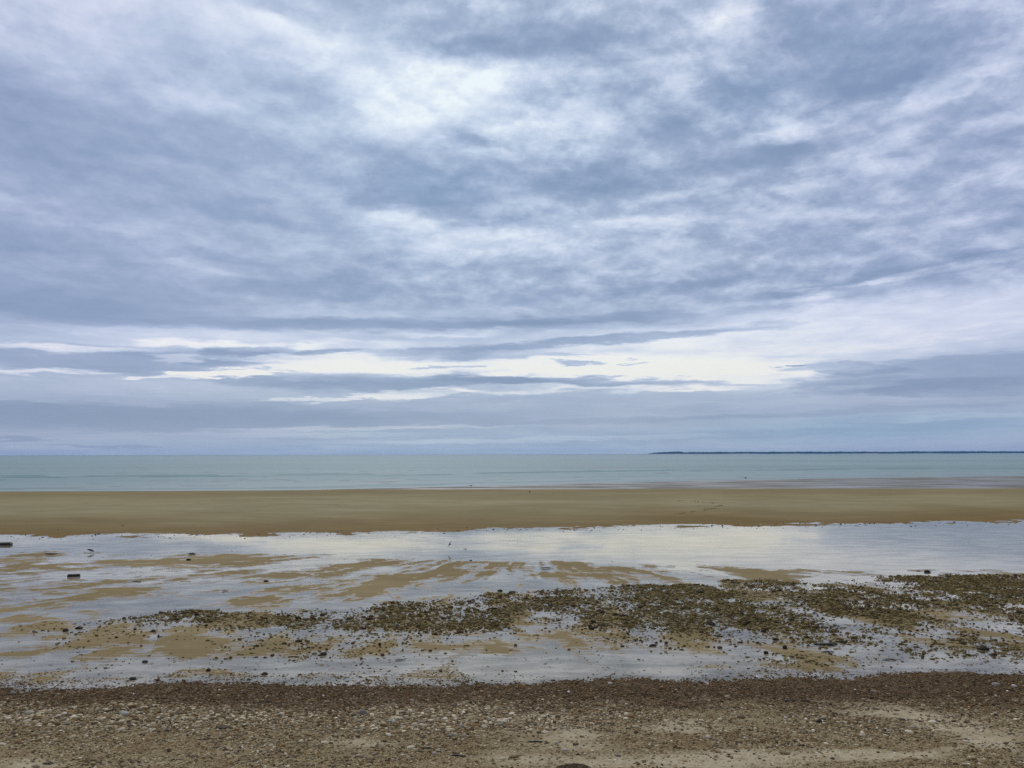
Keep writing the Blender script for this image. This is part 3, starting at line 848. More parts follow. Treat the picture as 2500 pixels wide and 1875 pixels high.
# ------------------------------------------------------------------ ground
def build_ground():
    ys = [7.2]
    while ys[-1] < 175:
        y = ys[-1]
        step = np.clip(y * y / (CAM_H * 852.0) * (0.62 if y < 52 else 0.5), 0.030, 0.9)
        ys.append(y + step)
    ys = [-3000, -300, -60, -20, -5, 0, 3, 5, 6, 6.6] + ys + [190, 230, 300, 500]
    ys = np.array(ys)
    s_in = np.linspace(-1, 1, 841)
    rows = []
    outer = np.array([1.5, 4, 15, 60, 200, 900, 3000])
    for y in ys:
        w = 0.66 * max(y, 9.0) + 1.5
        xi = s_in * w
        rows.append(np.concatenate([-(w + outer[::-1]), xi, w + outer]))
    X = np.array(rows)
    Y = np.repeat(ys[:, None], X.shape[1], 1)
    L = land(X.ravel(), Y.ravel())
    V = np.stack([X.ravel(), Y.ravel(), L['h']], 1)
    F = grid_faces(*X.shape)
    A = {k: L[k] for k in ('moist', 'grav', 'sandy', 'weed', 'back', 'sheen', 'mud')}
    up = L['up'][F].mean(1)
    into = L['into'][F].mean(1)
    for name, keep in (('shingle_beach', up > 0), ('tidal_flat', (up <= 0) & (into <= -0.4)), ('sand_bar', into > -0.4)):
        tag(link(name, sub_mesh(name, V, F, keep, MAT_BEACH, A)), kind='structure')


build_ground()


def build_water():
    # pools, runnels and channel lie at one level; the ground cuts their outline
    ys = np.array([9.0, 14, 20, 28, 38, 50, 62, 76])
    xs = np.array([-3000, -300, -60, -20, 0, 20, 60, 300, 3000.0])
    X, Y = np.meshgrid(xs, ys)
    V = np.stack([X.ravel(), Y.ravel(), np.zeros(X.size)], 1)
    me = mesh_np('tidal_pool_water', V, grid_faces(*X.shape), MAT_POOL)
    tag(link('tidal_pool_water', me), kind='structure')
    # the sea, with low wave ridges near its edge
    ys = [76.0, 82, 88]
    while ys[-1] < 10900:
        y = ys[-1]
        ys.append(y + (0.28 if y < 175 else min(max(0.28 * (y / 175) ** 2.6, .3), y * .22)))
    ys[-1] = 11000.0
    ys = np.array(ys)
    s_in = np.linspace(-1, 1, 241)
    outer = np.array([20, 200, 1000, 3500])
    X = np.array([np.concatenate([-(w + outer[::-1]), s_in * w, w + outer]) for w in ys * 0.68])
    Y = np.repeat(ys[:, None], X.shape[1], 1)
    x, y = X.ravel(), Y.ravel()
    z = np.zeros_like(x)
    se = E_sea(x)
    off = y - se
    wob = 1.5 * fbm(x * .03, y * .0, 71, 3)
    for d0, amp, wid, sd in ((1.2, .05, .5, 1), (5.5, .14, .75, 2), (11, .09, .8, 4), (3.0, .09, .6, 9), (8, .10, .7, 10), (26, .10, .8, 3), (58, .26, 1.1, 5), (66, .28, 1.2, 6), (78, .18, 1.2, 8)):
        br = sstep(-.05, .35, fbm(x * .05 + sd * 9.7, x * 0 + sd, 72 + sd, 4))
        q = (off - d0 - wob * (1 + d0 * .03) - .8 * fbm(x * .12, x * 0, 80 + sd, 3)) / wid
        z += amp * br * np.exp(-q * q)
    z += 0.02 * fbm(x * .25, y * .5, 90, 3) * sstep(3, 12, off) * (1 - sstep(150, 400, off))
    depth = sstep(0, 45, off + 10 * fbm(x * .02, y * .02, 91, 3))
    me = mesh_np('sea', np.stack([x, y, z + 0.003], 1), grid_faces(*X.shape), MAT_SEA, {'depth': depth})
    tag(link('sea', me), kind='structure')


build_water()


def build_headland():
    D = 9000.0
    us = np.concatenate([np.linspace(1584, 2520, 360), np.linspace(2530, 4200, 80)])
    tops = np.interp(us, [1584, 1592, 1600, 1604, 1612, 1640, 1664, 1672, 1680, 1690, 1800, 2000, 2140, 2180, 2240, 2400, 2520, 3200, 4000, 4200],
                     [.4, .8, .5, 1.4, 4.0, 5.4, 6.0, 4.4, 3.8, 4.8, 5.0, 5.0, 5.0, 4.4, 5.2, 5.4, 5.2, 7, 5, 0.5])
    tops = tops * D / FPX * (1 + .13 * fbm(us * .11, us * 0, 101, 5, .6))
    xs = (us - CX) / FPX * D
    prof = [(0.0, 0.05), (6.0, 0.55), (30.0, 0.85), (120.0, 1.0), (500.0, .9), (900.0, .1)]
    V = []
    for dy, k in prof:
        jag = 1 + .13 * fbm(us * .5 + dy, us * 0, 103, 3)
        V.append(np.stack([xs, np.full_like(xs, D + dy), np.maximum(tops * k * jag, 0.2)], 1))
    V.insert(0, np.stack([xs, np.full_like(xs, D - 1), np.full_like(xs, -1.0)], 1))
    V = np.array(V)
    ob = link('headland', mesh_np('headland', V.reshape(-1, 3), grid_faces(V.shape[0], V.shape[1]), MAT_WOODS))
    tag(ob, kind='structure')
    # its pale shore, broken
    keep = us < 2520
    hs = np.maximum(.6, 1.8 + 2.6 * fbm(us * .03, us * 0, 105, 4))[keep]
    x2 = xs[keep]
    V = np.array([np.stack([x2, np.full_like(x2, D - 60.0), np.full_like(x2, -1.0)], 1), np.stack([x2, np.full_like(x2, D - 40.0), hs], 1), np.stack([x2, np.full_like(x2, D + 3.0), hs + .5], 1)])
    sh = link('shore', mesh_np('shore', V.reshape(-1, 3), grid_faces(3, V.shape[1]), MAT_FARSAND), ob)


build_headland()


def build_haze():
    me = bpy.data.meshes.new('haze')
    x, y0, y1, z0, z1 = 11500.0, -3200.0, 11500.0, -4.5, 62.0
    v = [(-x, y0, z0), (x, y0, z0), (x, y1, z0), (-x, y1, z0), (-x, y0, z1), (x, y0, z1), (x, y1, z1), (-x, y1, z1)]
    f = [(0, 3, 2, 1), (4, 5, 6, 7), (0, 1, 5, 4), (1, 2, 6, 5), (2, 3, 7, 6), (3, 0, 4, 7)]
    me.from_pydata(v, [], f)
    m, g, o = material("sea_haze")
    p = g.n('ShaderNodeVolumePrincipled')
    p.inputs['Color'].default_value = (.24, .53, 1.0, 1)
    p.inputs['Density'].default_value = 4.5e-5
    g.l(p.outputs[0], o.inputs['Volume'])
    me.materials.append(m)
    tag(link('haze', me), kind='stuff')


build_haze()


# ------------------------------------------------------------------ stones
def rot_z(a):
    c, s = np.cos(a), np.sin(a)
    z, o = np.zeros_like(a), np.ones_like(a)
    return np.stack([np.stack([c, -s, z], -1), np.stack([s, c, z], -1), np.stack([z, z, o], -1)], -2)


def scatter_mesh(name, base_v, base_f, pos, size, tint, mat, seed, jitter=.22):
    """many loose stones as one mesh"""
    r = np.random.default_rng(seed)
    n, k = len(pos), len(base_v)
    rad = 1 + jitter * (r.random((n, k)) * 2 - 1)
    v = base_v[None] * rad[..., None] * size[:, None, :]
    tilt = r.normal(0, .18, n)
    c, s = np.cos(tilt), np.sin(tilt)
    vy = v[..., 1] * c[:, None] - v[..., 2] * s[:, None]
    vz = v[..., 1] * s[:, None] + v[..., 2] * c[:, None]
    v = np.stack([v[..., 0], vy, vz], -1)
    v = np.einsum('nij,nkj->nki', rot_z(r.random(n) * 2 * math.pi), v)
    v = v + pos[:, None, :]
    f = base_f[None] + (np.arange(n) * k)[:, None, None]
    return mesh_np(name, v.reshape(-1, 3), f.reshape(-1, 3), mat, None, np.repeat(tint, k, 0))


def lumpy(name, seed, col, mat, sub=2, jag=.28, flat=1.0):
    """one well shaped stone, unit size, its tint in the mesh"""
    r = np.random.default_rng(seed)
    bv, bf = (ICO2, ICO2F) if sub == 2 else (ICO3, ICO3F)
    d = np.zeros(len(bv))
    for _ in range(7):
        ax = r.normal(size=3)
        ax /= np.linalg.norm(ax)
        fr = r.uniform(1.2, 3.4)
        d += r.uniform(.3, 1) * np.sin(bv @ ax * fr + r.uniform(0, 6.28)) / 7
    v = bv * (1 + jag * d[:, None] * 2.0)
    v[:, 2] *= flat
    v[:, 2] = np.where(v[:, 2] < -.45, -.45 + (v[:, 2] + .45) * .3, v[:, 2])
    c = np.repeat(np.array(col)[None], len(v), 0)
    return mesh_np(name, v, bf, mat, None, c)


PAL_PEB = np.array([(.090, .058, .027), (.16, .11, .053), (.23, .165, .085), (.32, .245, .137), (.43, .35, .22), (.56, .48, .33), (.70, .62, .47), (.28, .235, .16), (.11, .09, .06), (.25, .145, .058)])
PAL_WEED = np.array([(.052, .033, .010), (.085, .058, .015), (.115, .084, .020), (.075, .061, .017), (.15, .105, .036), (.042, .029, .013), (.20, .15, .065)])


def build_pebbles():
    r = np.random.default_rng(101)
    N = 330000
    y = 7.6 + (17.2 - 7.6) * r.random(N)
    x = (r.random(N) * 2 - 1) * (0.62 * np.maximum(y, 8.5) + 1.6)
    keep = r.random(N) < (0.62 * np.maximum(y, 8.5) + 1.6) / 12.4       # even per area
    x, y = x[keep], y[keep]
    L = land(x, y)
    v, sandy, moist, up = L['v'], L['sandy'], L['moist'], L['up']
    n = fbm(x * 1.4, y * 1.8, 111, 4)
    # a belt of coarser stones above the wet line, finer and thinner below it
    belt = np.exp(-((v - 1752 - 14 * n) / 46) ** 2) * np.interp(L['u'], [0, 1300, 1700, 2500], [1, .9, .35, .4])
    wetb = np.exp(-((v - 1690) / 34) ** 2)
    p = 0.34 + .45 * belt + .42 * wetb + .28 * n - .34 * np.clip(sandy, 0, 1) + .35 * np.clip(-sandy, 0, 1)
    p *= .16 * sstep(-1.9, -.8, up + .7 * n) + .30 * sstep(-1.0, -.1, up + .5 * n) + .54 * sstep(-.35, .5, up + .4 * n)
    keep = r.random(len(x)) < np.clip(p, 0.07, 1) * (up > -2.0) * .80
    idx = np.where(keep)[0]
    x, y, v, sandy, moist, belt, z = x[idx], y[idx], v[idx], sandy[idx], moist[idx], belt[idx], L['h'][idx]
    n = len(x)
    base = 0.0085 * np.exp(r.normal(0, .42, n)) * (1 + .85 * belt * r.random(n)) + .003
    big = r.random(n) < .012 + .05 * belt
    base = np.where(big, base * 1.7, base)
    base = np.minimum(base, .042)
    size = np.stack([base * r.uniform(.95, 1.5, n), base * r.uniform(.8, 1.1, n), base * r.uniform(.38, .72, n)], 1)
    w = r.random(n)
    pick = np.where(w < .89 - .26 * belt, r.choice([0, 1, 1, 2, 2, 3, 7, 8, 9, 3], n), r.choice([4, 4, 5, 5, 6], n))
    tint = PAL_PEB[pick] * r.uniform(.75, 1.3, (n, 1)) * np.array([1.0, .985, .91])
    tint = tint * (1 - moist[:, None] * np.array([.46, .54, .62]))
    pos = np.stack([x, y, np.maximum(z, -.012) + size[:, 2] * .35], 1)
    # individuals: the largest to the eye
    u, vv = project(x, y, z)
    app = base / y * ((u > 5) & (u < 2495) & (vv < 1870) & (vv > 1640))
    order = np.argsort(-app)
    top, rest = order[:300], order[300:]
    groups = {}
    hue = ('very dark brown', 'dark brown', 'brown', 'tan', 'light tan', 'cream', 'whitish', 'grey', 'charcoal', 'reddish brown')
    protos = []
    for k in range(10):
        protos.append(lumpy('pebble', 500 + k, PAL_PEB[k] * 1.0, MAT_PEBBLE, 2, .24))
    wet_protos = [lumpy('pebble', 520 + k, PAL_PEB[k] * np.array([.48, .42, .36]), MAT_PEBBLE, 2, .24) for k in range(10)]
    for i in top:
        k = int(pick[i])
        wet = moist[i] > .5
        ob = link('pebble', (wet_protos if wet else protos)[k], None, (float(x[i]), float(y[i]), float(max(z[i], -.012) + size[i, 2] * .30)))
        ob.rotation_euler = (random.uniform(-.2, .2), random.uniform(-.2, .2), random.uniform(0, 6.28))
        ob.scale = size[i].tolist()
        if wet:
            tag(ob, 'wet %s pebble in the dark band along the pool edge' % hue[k], 'pebble', 'wet pebbles along the pool edge')
        elif belt[i] > .45:
            tag(ob, '%s rounded pebble in the coarse belt above the wet band' % hue[k], 'pebble', 'pebbles of the coarse belt')
        else:
            tag(ob, '%s rounded pebble on the finer dry shingle near the camera' % hue[k], 'pebble', 'pebbles on the finer dry shingle')
    rest = rest[:82000]
    me = scatter_mesh('pebbles', ICO1, ICO1F, pos[rest], size[rest], tint[rest], MAT_PEBBLE, 9)
    tag(link('pebbles', me), kind='stuff')
    return len(rest)


N_PEB = build_pebbles()


def build_weedy_stones():
    r = np.random.default_rng(202)
    N = 300000
    y = np.sqrt(15.0 ** 2 + (31.0 ** 2 - 15.0 ** 2) * r.random(N))
    x = (r.random(N) * 2 - 1) * (0.64 * y + 1)
    L = land(x, y)
    d = L['weed']
    keep = r.random(N) < np.clip(d, 0, 1) ** 1.1 * .72 * (.7 + .6 * (fbm(x * 3.5, y * 2.5, 121, 3) > 0))
    idx = np.where(keep)[0]
    x, y, z, h, d = x[idx], y[idx], L['h'][idx], L['h'][idx], d[idx]
    n = len(x)
    base = .0115 * np.exp(r.normal(0, .58, n)) + .005
    base = np.minimum(base, np.where(d > .35, .050, .034))
    size = np.stack([base * r.uniform(.9, 1.9, n), base * r.uniform(.8, 1.3, n), base * r.uniform(.45, .9, n)], 1)
    pick = r.integers(0, len(PAL_WEED), n)
    tint = PAL_WEED[pick] * r.uniform(.9, 1.9, (n, 1))
    pos = np.stack([x, y, np.maximum(z, -.012) + size[:, 2] * .28], 1)
    u, vv = project(x, y, z)
    app = base / y * ((u > 10) & (u < 2490))
    order = np.argsort(-app)
    top, rest = order[:300], order[300:]
    protos = [lumpy('weedy_stone', 600 + k, PAL_WEED[k] * 1.1, MAT_WEEDY, 2, .40) for k in range(len(PAL_WEED))]
    for i in top:
        ob = link('weedy_stone', protos[int(pick[i])], None, pos[i].tolist())
        ob.rotation_euler = (random.uniform(-.25, .25), random.uniform(-.25, .25), random.uniform(0, 6.28))
        ob.scale = (size[i] * 1.05).tolist()
        if d[i] > .42:
            tag(ob, 'olive weed-covered stone within the dense stony band of the flat', 'stone', 'weed-covered stones of the dense band')
        elif z[i] > 0:
            tag(ob, 'weed-covered stone lying loose on a bare sand patch of the flat', 'stone', 'weed-covered stones loose on the sand')
        else:
            tag(ob, 'weed-covered stone standing loose in the shallow pool water', 'stone', 'weed-covered stones loose in the pools')
    me = scatter_mesh('weed_covered_stones', ICO1, ICO1F, pos[rest], size[rest], tint[rest], MAT_WEEDY, 19, .42)
    tag(link('weed_covered_stones', me), kind='stuff')
    # specks of weed and grit washed along the foot of the bar and over the flat
    N = 9000
    y = np.sqrt(17.0 ** 2 + (50.0 ** 2 - 17.0 ** 2) * r.random(N))
    x = (r.random(N) * 2 - 1) * (0.64 * y + 1)
    L = land(x, y)
    foot = np.exp(-((L['into'] - 1.0) / 1.6) ** 2) + .02 * (L['into'] > 2)
    keep = (r.random(N) < np.maximum(foot * .8, .018 * (L['into'] < -3))) & (L['h'] > -.03)
    x, y, z = x[keep], y[keep], L['h'][keep]
    n = len(x)
    base = .0105 * np.exp(r.normal(0, .5, n)) * (y / 32)
    size = np.stack([base * r.uniform(1, 2.2, n), base * r.uniform(.7, 1.2, n), base * r.uniform(.4, .8, n)], 1)
    tint = PAL_WEED[r.integers(0, 6, n)]
    me = scatter_mesh('weed_scraps', ICO1, ICO1F, np.stack([x, y, np.maximum(z, 0) + size[:, 2] * .4], 1), size, tint, MAT_KELP, 23, .3)
    tag(link('weed_scraps', me), kind='stuff')


build_weedy_stones()


# ------------------------------------------------------------------ single things
def px_size(y):
    return y / FPX


def stone(name, u, v, wpx, hpx, col, label, cat='stone', group=None, mat=None, seed=0, jag=.26, sub=3, turn=None, end=None):
    """a single stone: its foot at a photograph pixel, width and height in photograph pixels"""
    x, y, z = at_px(u, v)
    k = px_size(y)
    me = lumpy(name, 700 + seed, col, mat or MAT_STONE, sub, jag)
    if end is not None:
        a = me.attributes['tint']
        co = np.empty(len(me.vertices) * 3, dtype=np.float32)
        me.vertices.foreach_get('co', co)
        co = co.reshape(-1, 3)
        c4 = np.ones((len(co), 4), dtype=np.float32)
        c4[:, :3] = np.where((co[:, :1] > .62), np.array(end), np.array(col))
        a.data.foreach_set('color', c4.ravel())
    z = max(z, -.01)
    ob = link(name, me, None, (x, y, z + hpx * k * .30))
    ob.scale = (wpx * k * .5, wpx * k * .42, hpx * k * .62)
    ob.rotation_euler = (0, 0, random.uniform(-.3, .3) if turn is None else turn)
    return tag(ob, label, cat, group)


def tube(path, radii, seg=7, squash=1.0, seed=0, rough=.15):
    """closed tapering tube along a path: verts, quads padded as triangles"""
    r = np.random.default_rng(seed)
    path = np.array(path, float)
    n = len(path)
    V, F = [], []
    for i in range(n):
        d = path[min(i + 1, n - 1)] - path[max(i - 1, 0)]
        d /= np.linalg.norm(d) + 1e-9
        ref = np.array([0, 0, 1.0]) if abs(d[2]) < .9 else np.array([1.0, 0, 0])
        a = np.cross(d, ref); a /= np.linalg.norm(a)
        b = np.cross(a, d)
        for j in range(seg):
            t = 2 * math.pi * j / seg
            q = radii[i] * (1 + rough * (r.random() * 2 - 1))
            V.append(path[i] + a * math.cos(t) * q + b * math.sin(t) * q * squash)
    for i in range(n - 1):
        for j in range(seg):
            p, q = i * seg + j, i * seg + (j + 1) % seg
            F += [(p, q, q + seg), (p, q + seg, p + seg)]
    c0 = len(V); V.append(path[0]); V.append(path[-1])
    for j in range(seg):
        F.append((c0, (j + 1) % seg, j))
        F.append((c0 + 1, (n - 1) * seg + j, (n - 1) * seg + (j + 1) % seg))
    return np.array(V), np.array(F)


def join_parts(parts):
    V, F, o = [], [], 0
    for v, f in parts:
        V.append(v); F.append(f + o); o += len(v)
    return np.concatenate(V), np.concatenate(F)


def stick(name, u, v, len_px, thick_px, turn, label, cat='stick', seed=0, twigs=1, mat=None, bend=.06):
    """driftwood: the main stem with stub twigs, lying on the ground; turn is its heading on the ground"""
    r = np.random.default_rng(900 + seed)
    x, y, z = at_px(u, v)
    k = px_size(y)
    L, t = len_px * k / max(abs(math.cos(turn)), .3), thick_px * k * .5
    n = 9
    s = np.linspace(-.5, .5, n)
    path = np.stack([s * L, L * bend * np.cumsum(r.normal(0, .5, n)) * .5, t * (.9 + .5 * r.random(n))], 1)
    parts = [tube(path, t * (1 - .45 * np.abs(s + .12) ** 1.2 * 2) * np.where(np.abs(s) > .49, .6, 1), 7, .9, seed)]
    for q in range(twigs):
        i = int(r.integers(2, n - 2))
        d = np.array([r.uniform(-.6, .9), r.choice([-1, 1]) * r.uniform(.3, .8), r.uniform(.1, .6)])
        m = L * r.uniform(.10, .2)
        pts = [path[i], path[i] + d * m * .5, path[i] + d * m + np.array([0, 0, -.1 * m])]
        parts.append(tube(pts, [t * .55, t * .45, t * .2], 6, 1, seed + q))
    V, F = join_parts(parts)
    ob = link(name, mesh_np(name, V, F, mat or MAT_DRIFT), None, (x, y, max(z, 0)))
    ob.rotation_euler = (0, 0, turn)
    return tag(ob, label, cat)


def weed_strand(u, v, len_px, h_px, turn, label, seed=0, strands=7):
    """a flattened tangle of weed: strands and a few bladders"""
    r = np.random.default_rng(1200 + seed)
    x, y, z = at_px(u, v)
    k = px_size(y)
    L, H = len_px * k, h_px * k
    parts = []
    for q in range(strands):
        n = 8
        s = np.linspace(-.5, .5, n) * r.uniform(.5, 1.0) + r.uniform(-.12, .12)
        oy = r.normal(0, .06) * L
        path = np.stack([s * L, oy + L * .03 * np.cumsum(r.normal(0, 1, n)), H * (.25 + .55 * r.random(n)) * (1 - (2 * s) ** 2 * .5)], 1)
        path[:, 2] = np.maximum(path[:, 2], H * .12)
        parts.append(tube(path, H * .30 * (1 - .5 * np.abs(np.linspace(-1, 1, n))), 6, .7, seed + q, .3))
    V, F = join_parts(parts)
    ob = link('seaweed_strand', mesh_np('seaweed_strand', V, F, MAT_KELP), None, (x, y, max(z, 0)))
    ob.rotation_euler = (0, 0, turn)
    return tag(ob, label, 'seaweed')


def build_block(u, v, wpx, hpx, turn, label, name, rounded):
    x, y, z = at_px(u, v)
    k = px_size(y)
    bm = bmesh.new()
    bmesh.ops.create_cube(bm, size=1.0)
    bmesh.ops.scale(bm, vec=(wpx * k, wpx * k * .28, hpx * k * .8), verts=bm.verts)
    bmesh.ops.bevel(bm, geom=list(bm.edges), offset=hpx * k * rounded, segments=4, affect='EDGES', profile=.5)
    bmesh.ops.subdivide_edges(bm, edges=[e for e in bm.edges if e.calc_length() > wpx * k * .3], cuts=5, use_grid_fill=True)
    r = random.Random(5)
    for q in bm.verts:
        q.co += Vector((r.uniform(-1, 1), r.uniform(-1, 1), r.uniform(-1, 1))) * hpx * k * .10
    me = bpy.data.meshes.new(name)
    bm.to_mesh(me); bm.free()
    me.materials.append(MAT_DRIFT)
    ob = link(name, me, None, (x, y, max(z, -.01) + hpx * k * .36))
    ob.rotation_euler = (0, .0, turn)
    return tag(ob, label, 'driftwood')


DK = (.016, .012, .009)
build_block(4, 1336, 48, 8.5, .05, 'dark rounded driftwood log at the edge of the channel', 'driftwood_log', .42)
build_block(180, 1408, 28, 8, .12, 'black squared driftwood block lying alone in the shallow water', 'driftwood_block', .22)
stick('driftwood_stick', 125, 1354, 29, 3.5, .05, 'flat black driftwood piece on the sand left of the feeding bird', seed=1, twigs=0)
weed_strand(468, 1354, 20, 5, .1, 'small humped weed clump at the channel edge, beyond the dark stone', 1, 6)
stone('stone', 460, 1368, 12, 4.5, DK, 'dark wet stone just in front of the humped weed clump', seed=1)
weed_strand(333, 1420, 26, 3.2, .05, 'thin line of black weed on the sand below the driftwood block', 2, 5)
stone('stone', 650, 1420, 13, 4, DK, 'flat dark stone on the pointed sand patch', seed=2)
stick('driftwood_stick', 550, 1444, 16, 2.5, .1, 'short black stick in the runnel beyond the weedy stones', seed=2, twigs=0)
weed_strand(1332, 1389, 31, 4.5, -.05, 'long dark weed strand beside the forked runnel', 3, 7)
stone('stone', 1220, 1444, 12, 5, DK, 'black stone on the far edge of the weedy stones, left of a longer one', seed=3)
stone('stone', 1250, 1447, 16, 4.5, DK, 'long black stone on the far edge of the weedy stones', seed=4)
stone('stone', 2263, 1397, 17, 5.5, DK, 'dark stone with a white end where the channel meets the flat', seed=5, turn=0.0, end=(.6, .6, .58))
weed_strand(2243, 1394, 14, 2, 0, 'thin black weed beside the white-ended dark stone', 4, 4)
stone('stone', 1711, 1447, 14, 5, DK, 'black stone among the weedy stones, close behind the forked water', seed=6)
stone('seaweed_lump', 1293, 1202, 4.2, 2.6, (.02, .016, .01), 'tiny dark seaweed lump on the crest of the sand bar', 'seaweed', mat=MAT_WEEDY, seed=7, sub=2)
stone('stone', 1820, 1168, 5, 2.6, DK, 'small dark stone standing in the edge of the sea', seed=8, sub=2)
weed_strand(2016, 1576, 58, 6, -.04, 'long ragged brown weed tangle lying in the near pool', 5, 10)
weed_strand(2022, 1594, 32, 4.5, -.05, 'shorter weed strand in front of the long ragged tangle', 6, 7)
weed_strand(2175, 1612, 52, 3, .05, 'thin brown weed line at the near rim of the pool', 7, 5)
stick('driftwood_stick', 977, 1615, 23, 3, .25, 'short black twig lying in the near pool', seed=3, twigs=1)
BR = (.055, .036, .022)
for i, (u, v, w, h, c, lab) in enumerate([
    (160, 1541, 14, 7, BR, 'brown stone at the tip of the runnel, on the far left'),
    (193, 1535, 18, 5, DK, 'flat dark stone right of the brown stone by the runnel'),
    (375, 1542, 12, 5, (.05, .045, .04), 'grey-brown stone alone in the narrow runnel'),
    (387, 1556, 6, 6, DK, 'small black upright stone standing in the runnel water'),
    (354, 1618, 15, 6, (.045, .045, .045), 'smooth grey stone alone in the near pool'),
    (508, 1638, 12, 6, DK, 'black pointed stone near the pebbles in the near pool'),
    (646, 1648, 14, 7, (.045, .028, .018), 'dark brown stone at the pool edge'),
    (731, 1567, 14, 7, BR, 'brown stone in the pool just below the weedy stones'),
    (790, 1599, 15, 8, (.05, .034, .022), 'brown stone beside a small red one in the near pool'),
    (323, 1660, 18, 8, (.035, .024, .016), 'dark brown lump where pebbles meet the pool'),
    (694, 1573, 11, 6, (.075, .05, .03), 'lighter brown stone left of the brown pool stone'),
    (934, 1600, 9, 5, (.10, .035, .022), 'reddish stone in the near pool'),
    (927, 1576, 7, 8, DK, 'small black stone standing upright in the pool'),
    (1870, 1596, 12, 7, (.03, .024, .018), 'dark round stone at the rim of the pool, left of the weed tangle'),
    (1916, 1584, 10, 9, (.05, .03, .02), 'brown upright stone just left of the weed tangle'),
    (1757, 1583, 13, 6, (.09, .045, .025), 'rust brown stone on the sand beside the pool'),
    (2400, 1585, 26, 7, (.03, .022, .014), 'wide dark stone on the flat at the far right'),
    (1594, 1578, 17, 7, (.045, .036, .022), 'olive stone at the mouth of the open water patch'),
    (1064, 1550, 10, 5, DK, 'black flat stone lying in the open pool below the weedy stones'),
]):
    stone('stone', u, v, w, h, c, lab, seed=20 + i)
PA = (.42, .39, .33)
for i, (u, v, w, h, c, lab) in enumerate([
    (304, 1748, 22, 10, PA, 'large pale rounded stone, biggest on the left of the shingle'),
    (31, 1696, 16, 8, (.22, .18, .14), 'grey-brown rounded stone among wet pebbles at the far left'),
    (72, 1745, 22, 8, (.38, .34, .27), 'flat cream stone left of the large pale stone'),
    (886, 1746, 20, 13, (.20, .18, .15), 'large grey rounded stone in the pebble belt'),
    (961, 1766, 9, 7, (.72, .70, .66), 'bright white stone in the pebble belt right of the grey one'),
    (1126, 1780, 12, 8, (.36, .33, .28), 'pale grey stone below the pebble belt'),
    (1005, 1716, 10, 8, (.40, .35, .28), 'cream stone on the lower rim of the dark wet band'),
    (2430, 1676, 18, 10, (.28, .26, .21), 'large grey stone at the far right of the wet band'),
    (2476, 1679, 12, 7, (.55, .52, .46), 'pale stone right of the large grey one, far right'),
    (2133, 1692, 16, 6, (.24, .20, .15), 'flat tan stone on the dark wet band'),
    (1729, 1808, 12, 6, (.62, .59, .52), 'white stone on the shingle, low right of centre'),
    (2000, 1766, 15, 6, DK, 'black flat stone on the dry shingle'),
    (1918, 1757, 8, 5, (.60, .57, .5), 'small white stone just left of the black flat stone'),
    (480, 1664, 9, 5, (.50, .44, .34), 'pale stone where the pebbles meet the pool'),
    (1490, 1672, 12, 6, (.5, .46, .38), 'cream stone in the wet pebble band right of centre'),
    (2230, 1781, 20, 6, (.30, .26, .2), 'low tan stone on the pale sandy patch'),
    (1100, 1802, 16, 7, (.20, .17, .135), 'grey flat stone above the two black twigs'),
    (1060, 1846, 11, 6, (.42, .38, .31), 'pale stone just below the straight black stick'),
    (1359, 1822, 9, 7, (.46, .43, .36), 'pale round stone touching the end of a black twig'),
    (1380, 1836, 11, 5, (.50, .46, .38), 'cream flat stone above the brown weed mound'),
]):
    stone('stone', u, v, w, h, c, lab, seed=60 + i, jag=.2)
stick('driftwood_stick', 1055, 1832, 56, 4.0, .02, 'straight black stick lying level on the shingle', seed=11, twigs=0, bend=.004)
stick('driftwood_stick', 1120, 1854, 36, 5, -.12, 'forked black twig on the shingle below the straight stick', seed=12, twigs=3)
stick('driftwood_stick', 1308, 1818, 36, 5, .08, 'knotty black twig beside a pale round stone', seed=13, twigs=2)
stick('driftwood_stick', 545, 1783, 36, 5, .05, 'crooked black twig on the shingle at the left', seed=14, twigs=3)
weed_strand(502, 1808, 18, 4, .0, 'small dark weed scrap below the crooked twig', 11, 5)
stick('driftwood_stick', 1926, 1715, 24, 4, -.1, 'short dark twig on the lower rim of the wet band', seed=15, twigs=1)
stick('driftwood_stick', 1956, 1826, 19, 4, .05, 'short thick black stick on the shingle, lower right', seed=16, twigs=0)
stick('driftwood_stick', 2461, 1819, 30, 2.5, .75, 'thin slanting stick at the far right of the shingle', seed=17, twigs=0)
weed_strand(118, 1868, 30, 5, .05, 'dark weed scrap on the pale sand in the lower left corner', 12, 6)
weed_strand(2270, 1803, 24, 3, -.15, 'thin dark weed on the sand, lower right', 13, 4)


def mussel(u, v, wpx, label):
    x, y, z = at_px(u, v)
    k = px_size(y) * wpx * .5
    v_ = ICO2.copy()
    v_[:, 0] *= 1.0
    taper = .55 + .45 * sstep(-1, .4, v_[:, 0])
    v_[:, 1] *= .5 * taper
    v_[:, 2] = np.where(v_[:, 2] > 0, v_[:, 2] * .36 * taper, v_[:, 2] * .05)
    ob = link('mussel_shell', mesh_np('mussel_shell', v_, ICO2F, MAT_MUSSEL), None, (x, y, z + .004))
    ob.scale = (k, k, k)
    ob.rotation_euler = (0, .1, -.2)
    tag(ob, label, 'shell')


mussel(1508, 1850, 15, 'blue-black mussel shell on pale sand near the bottom')
mussel(2463, 1795, 11, 'blue-black mussel shell at the far right of the shingle')


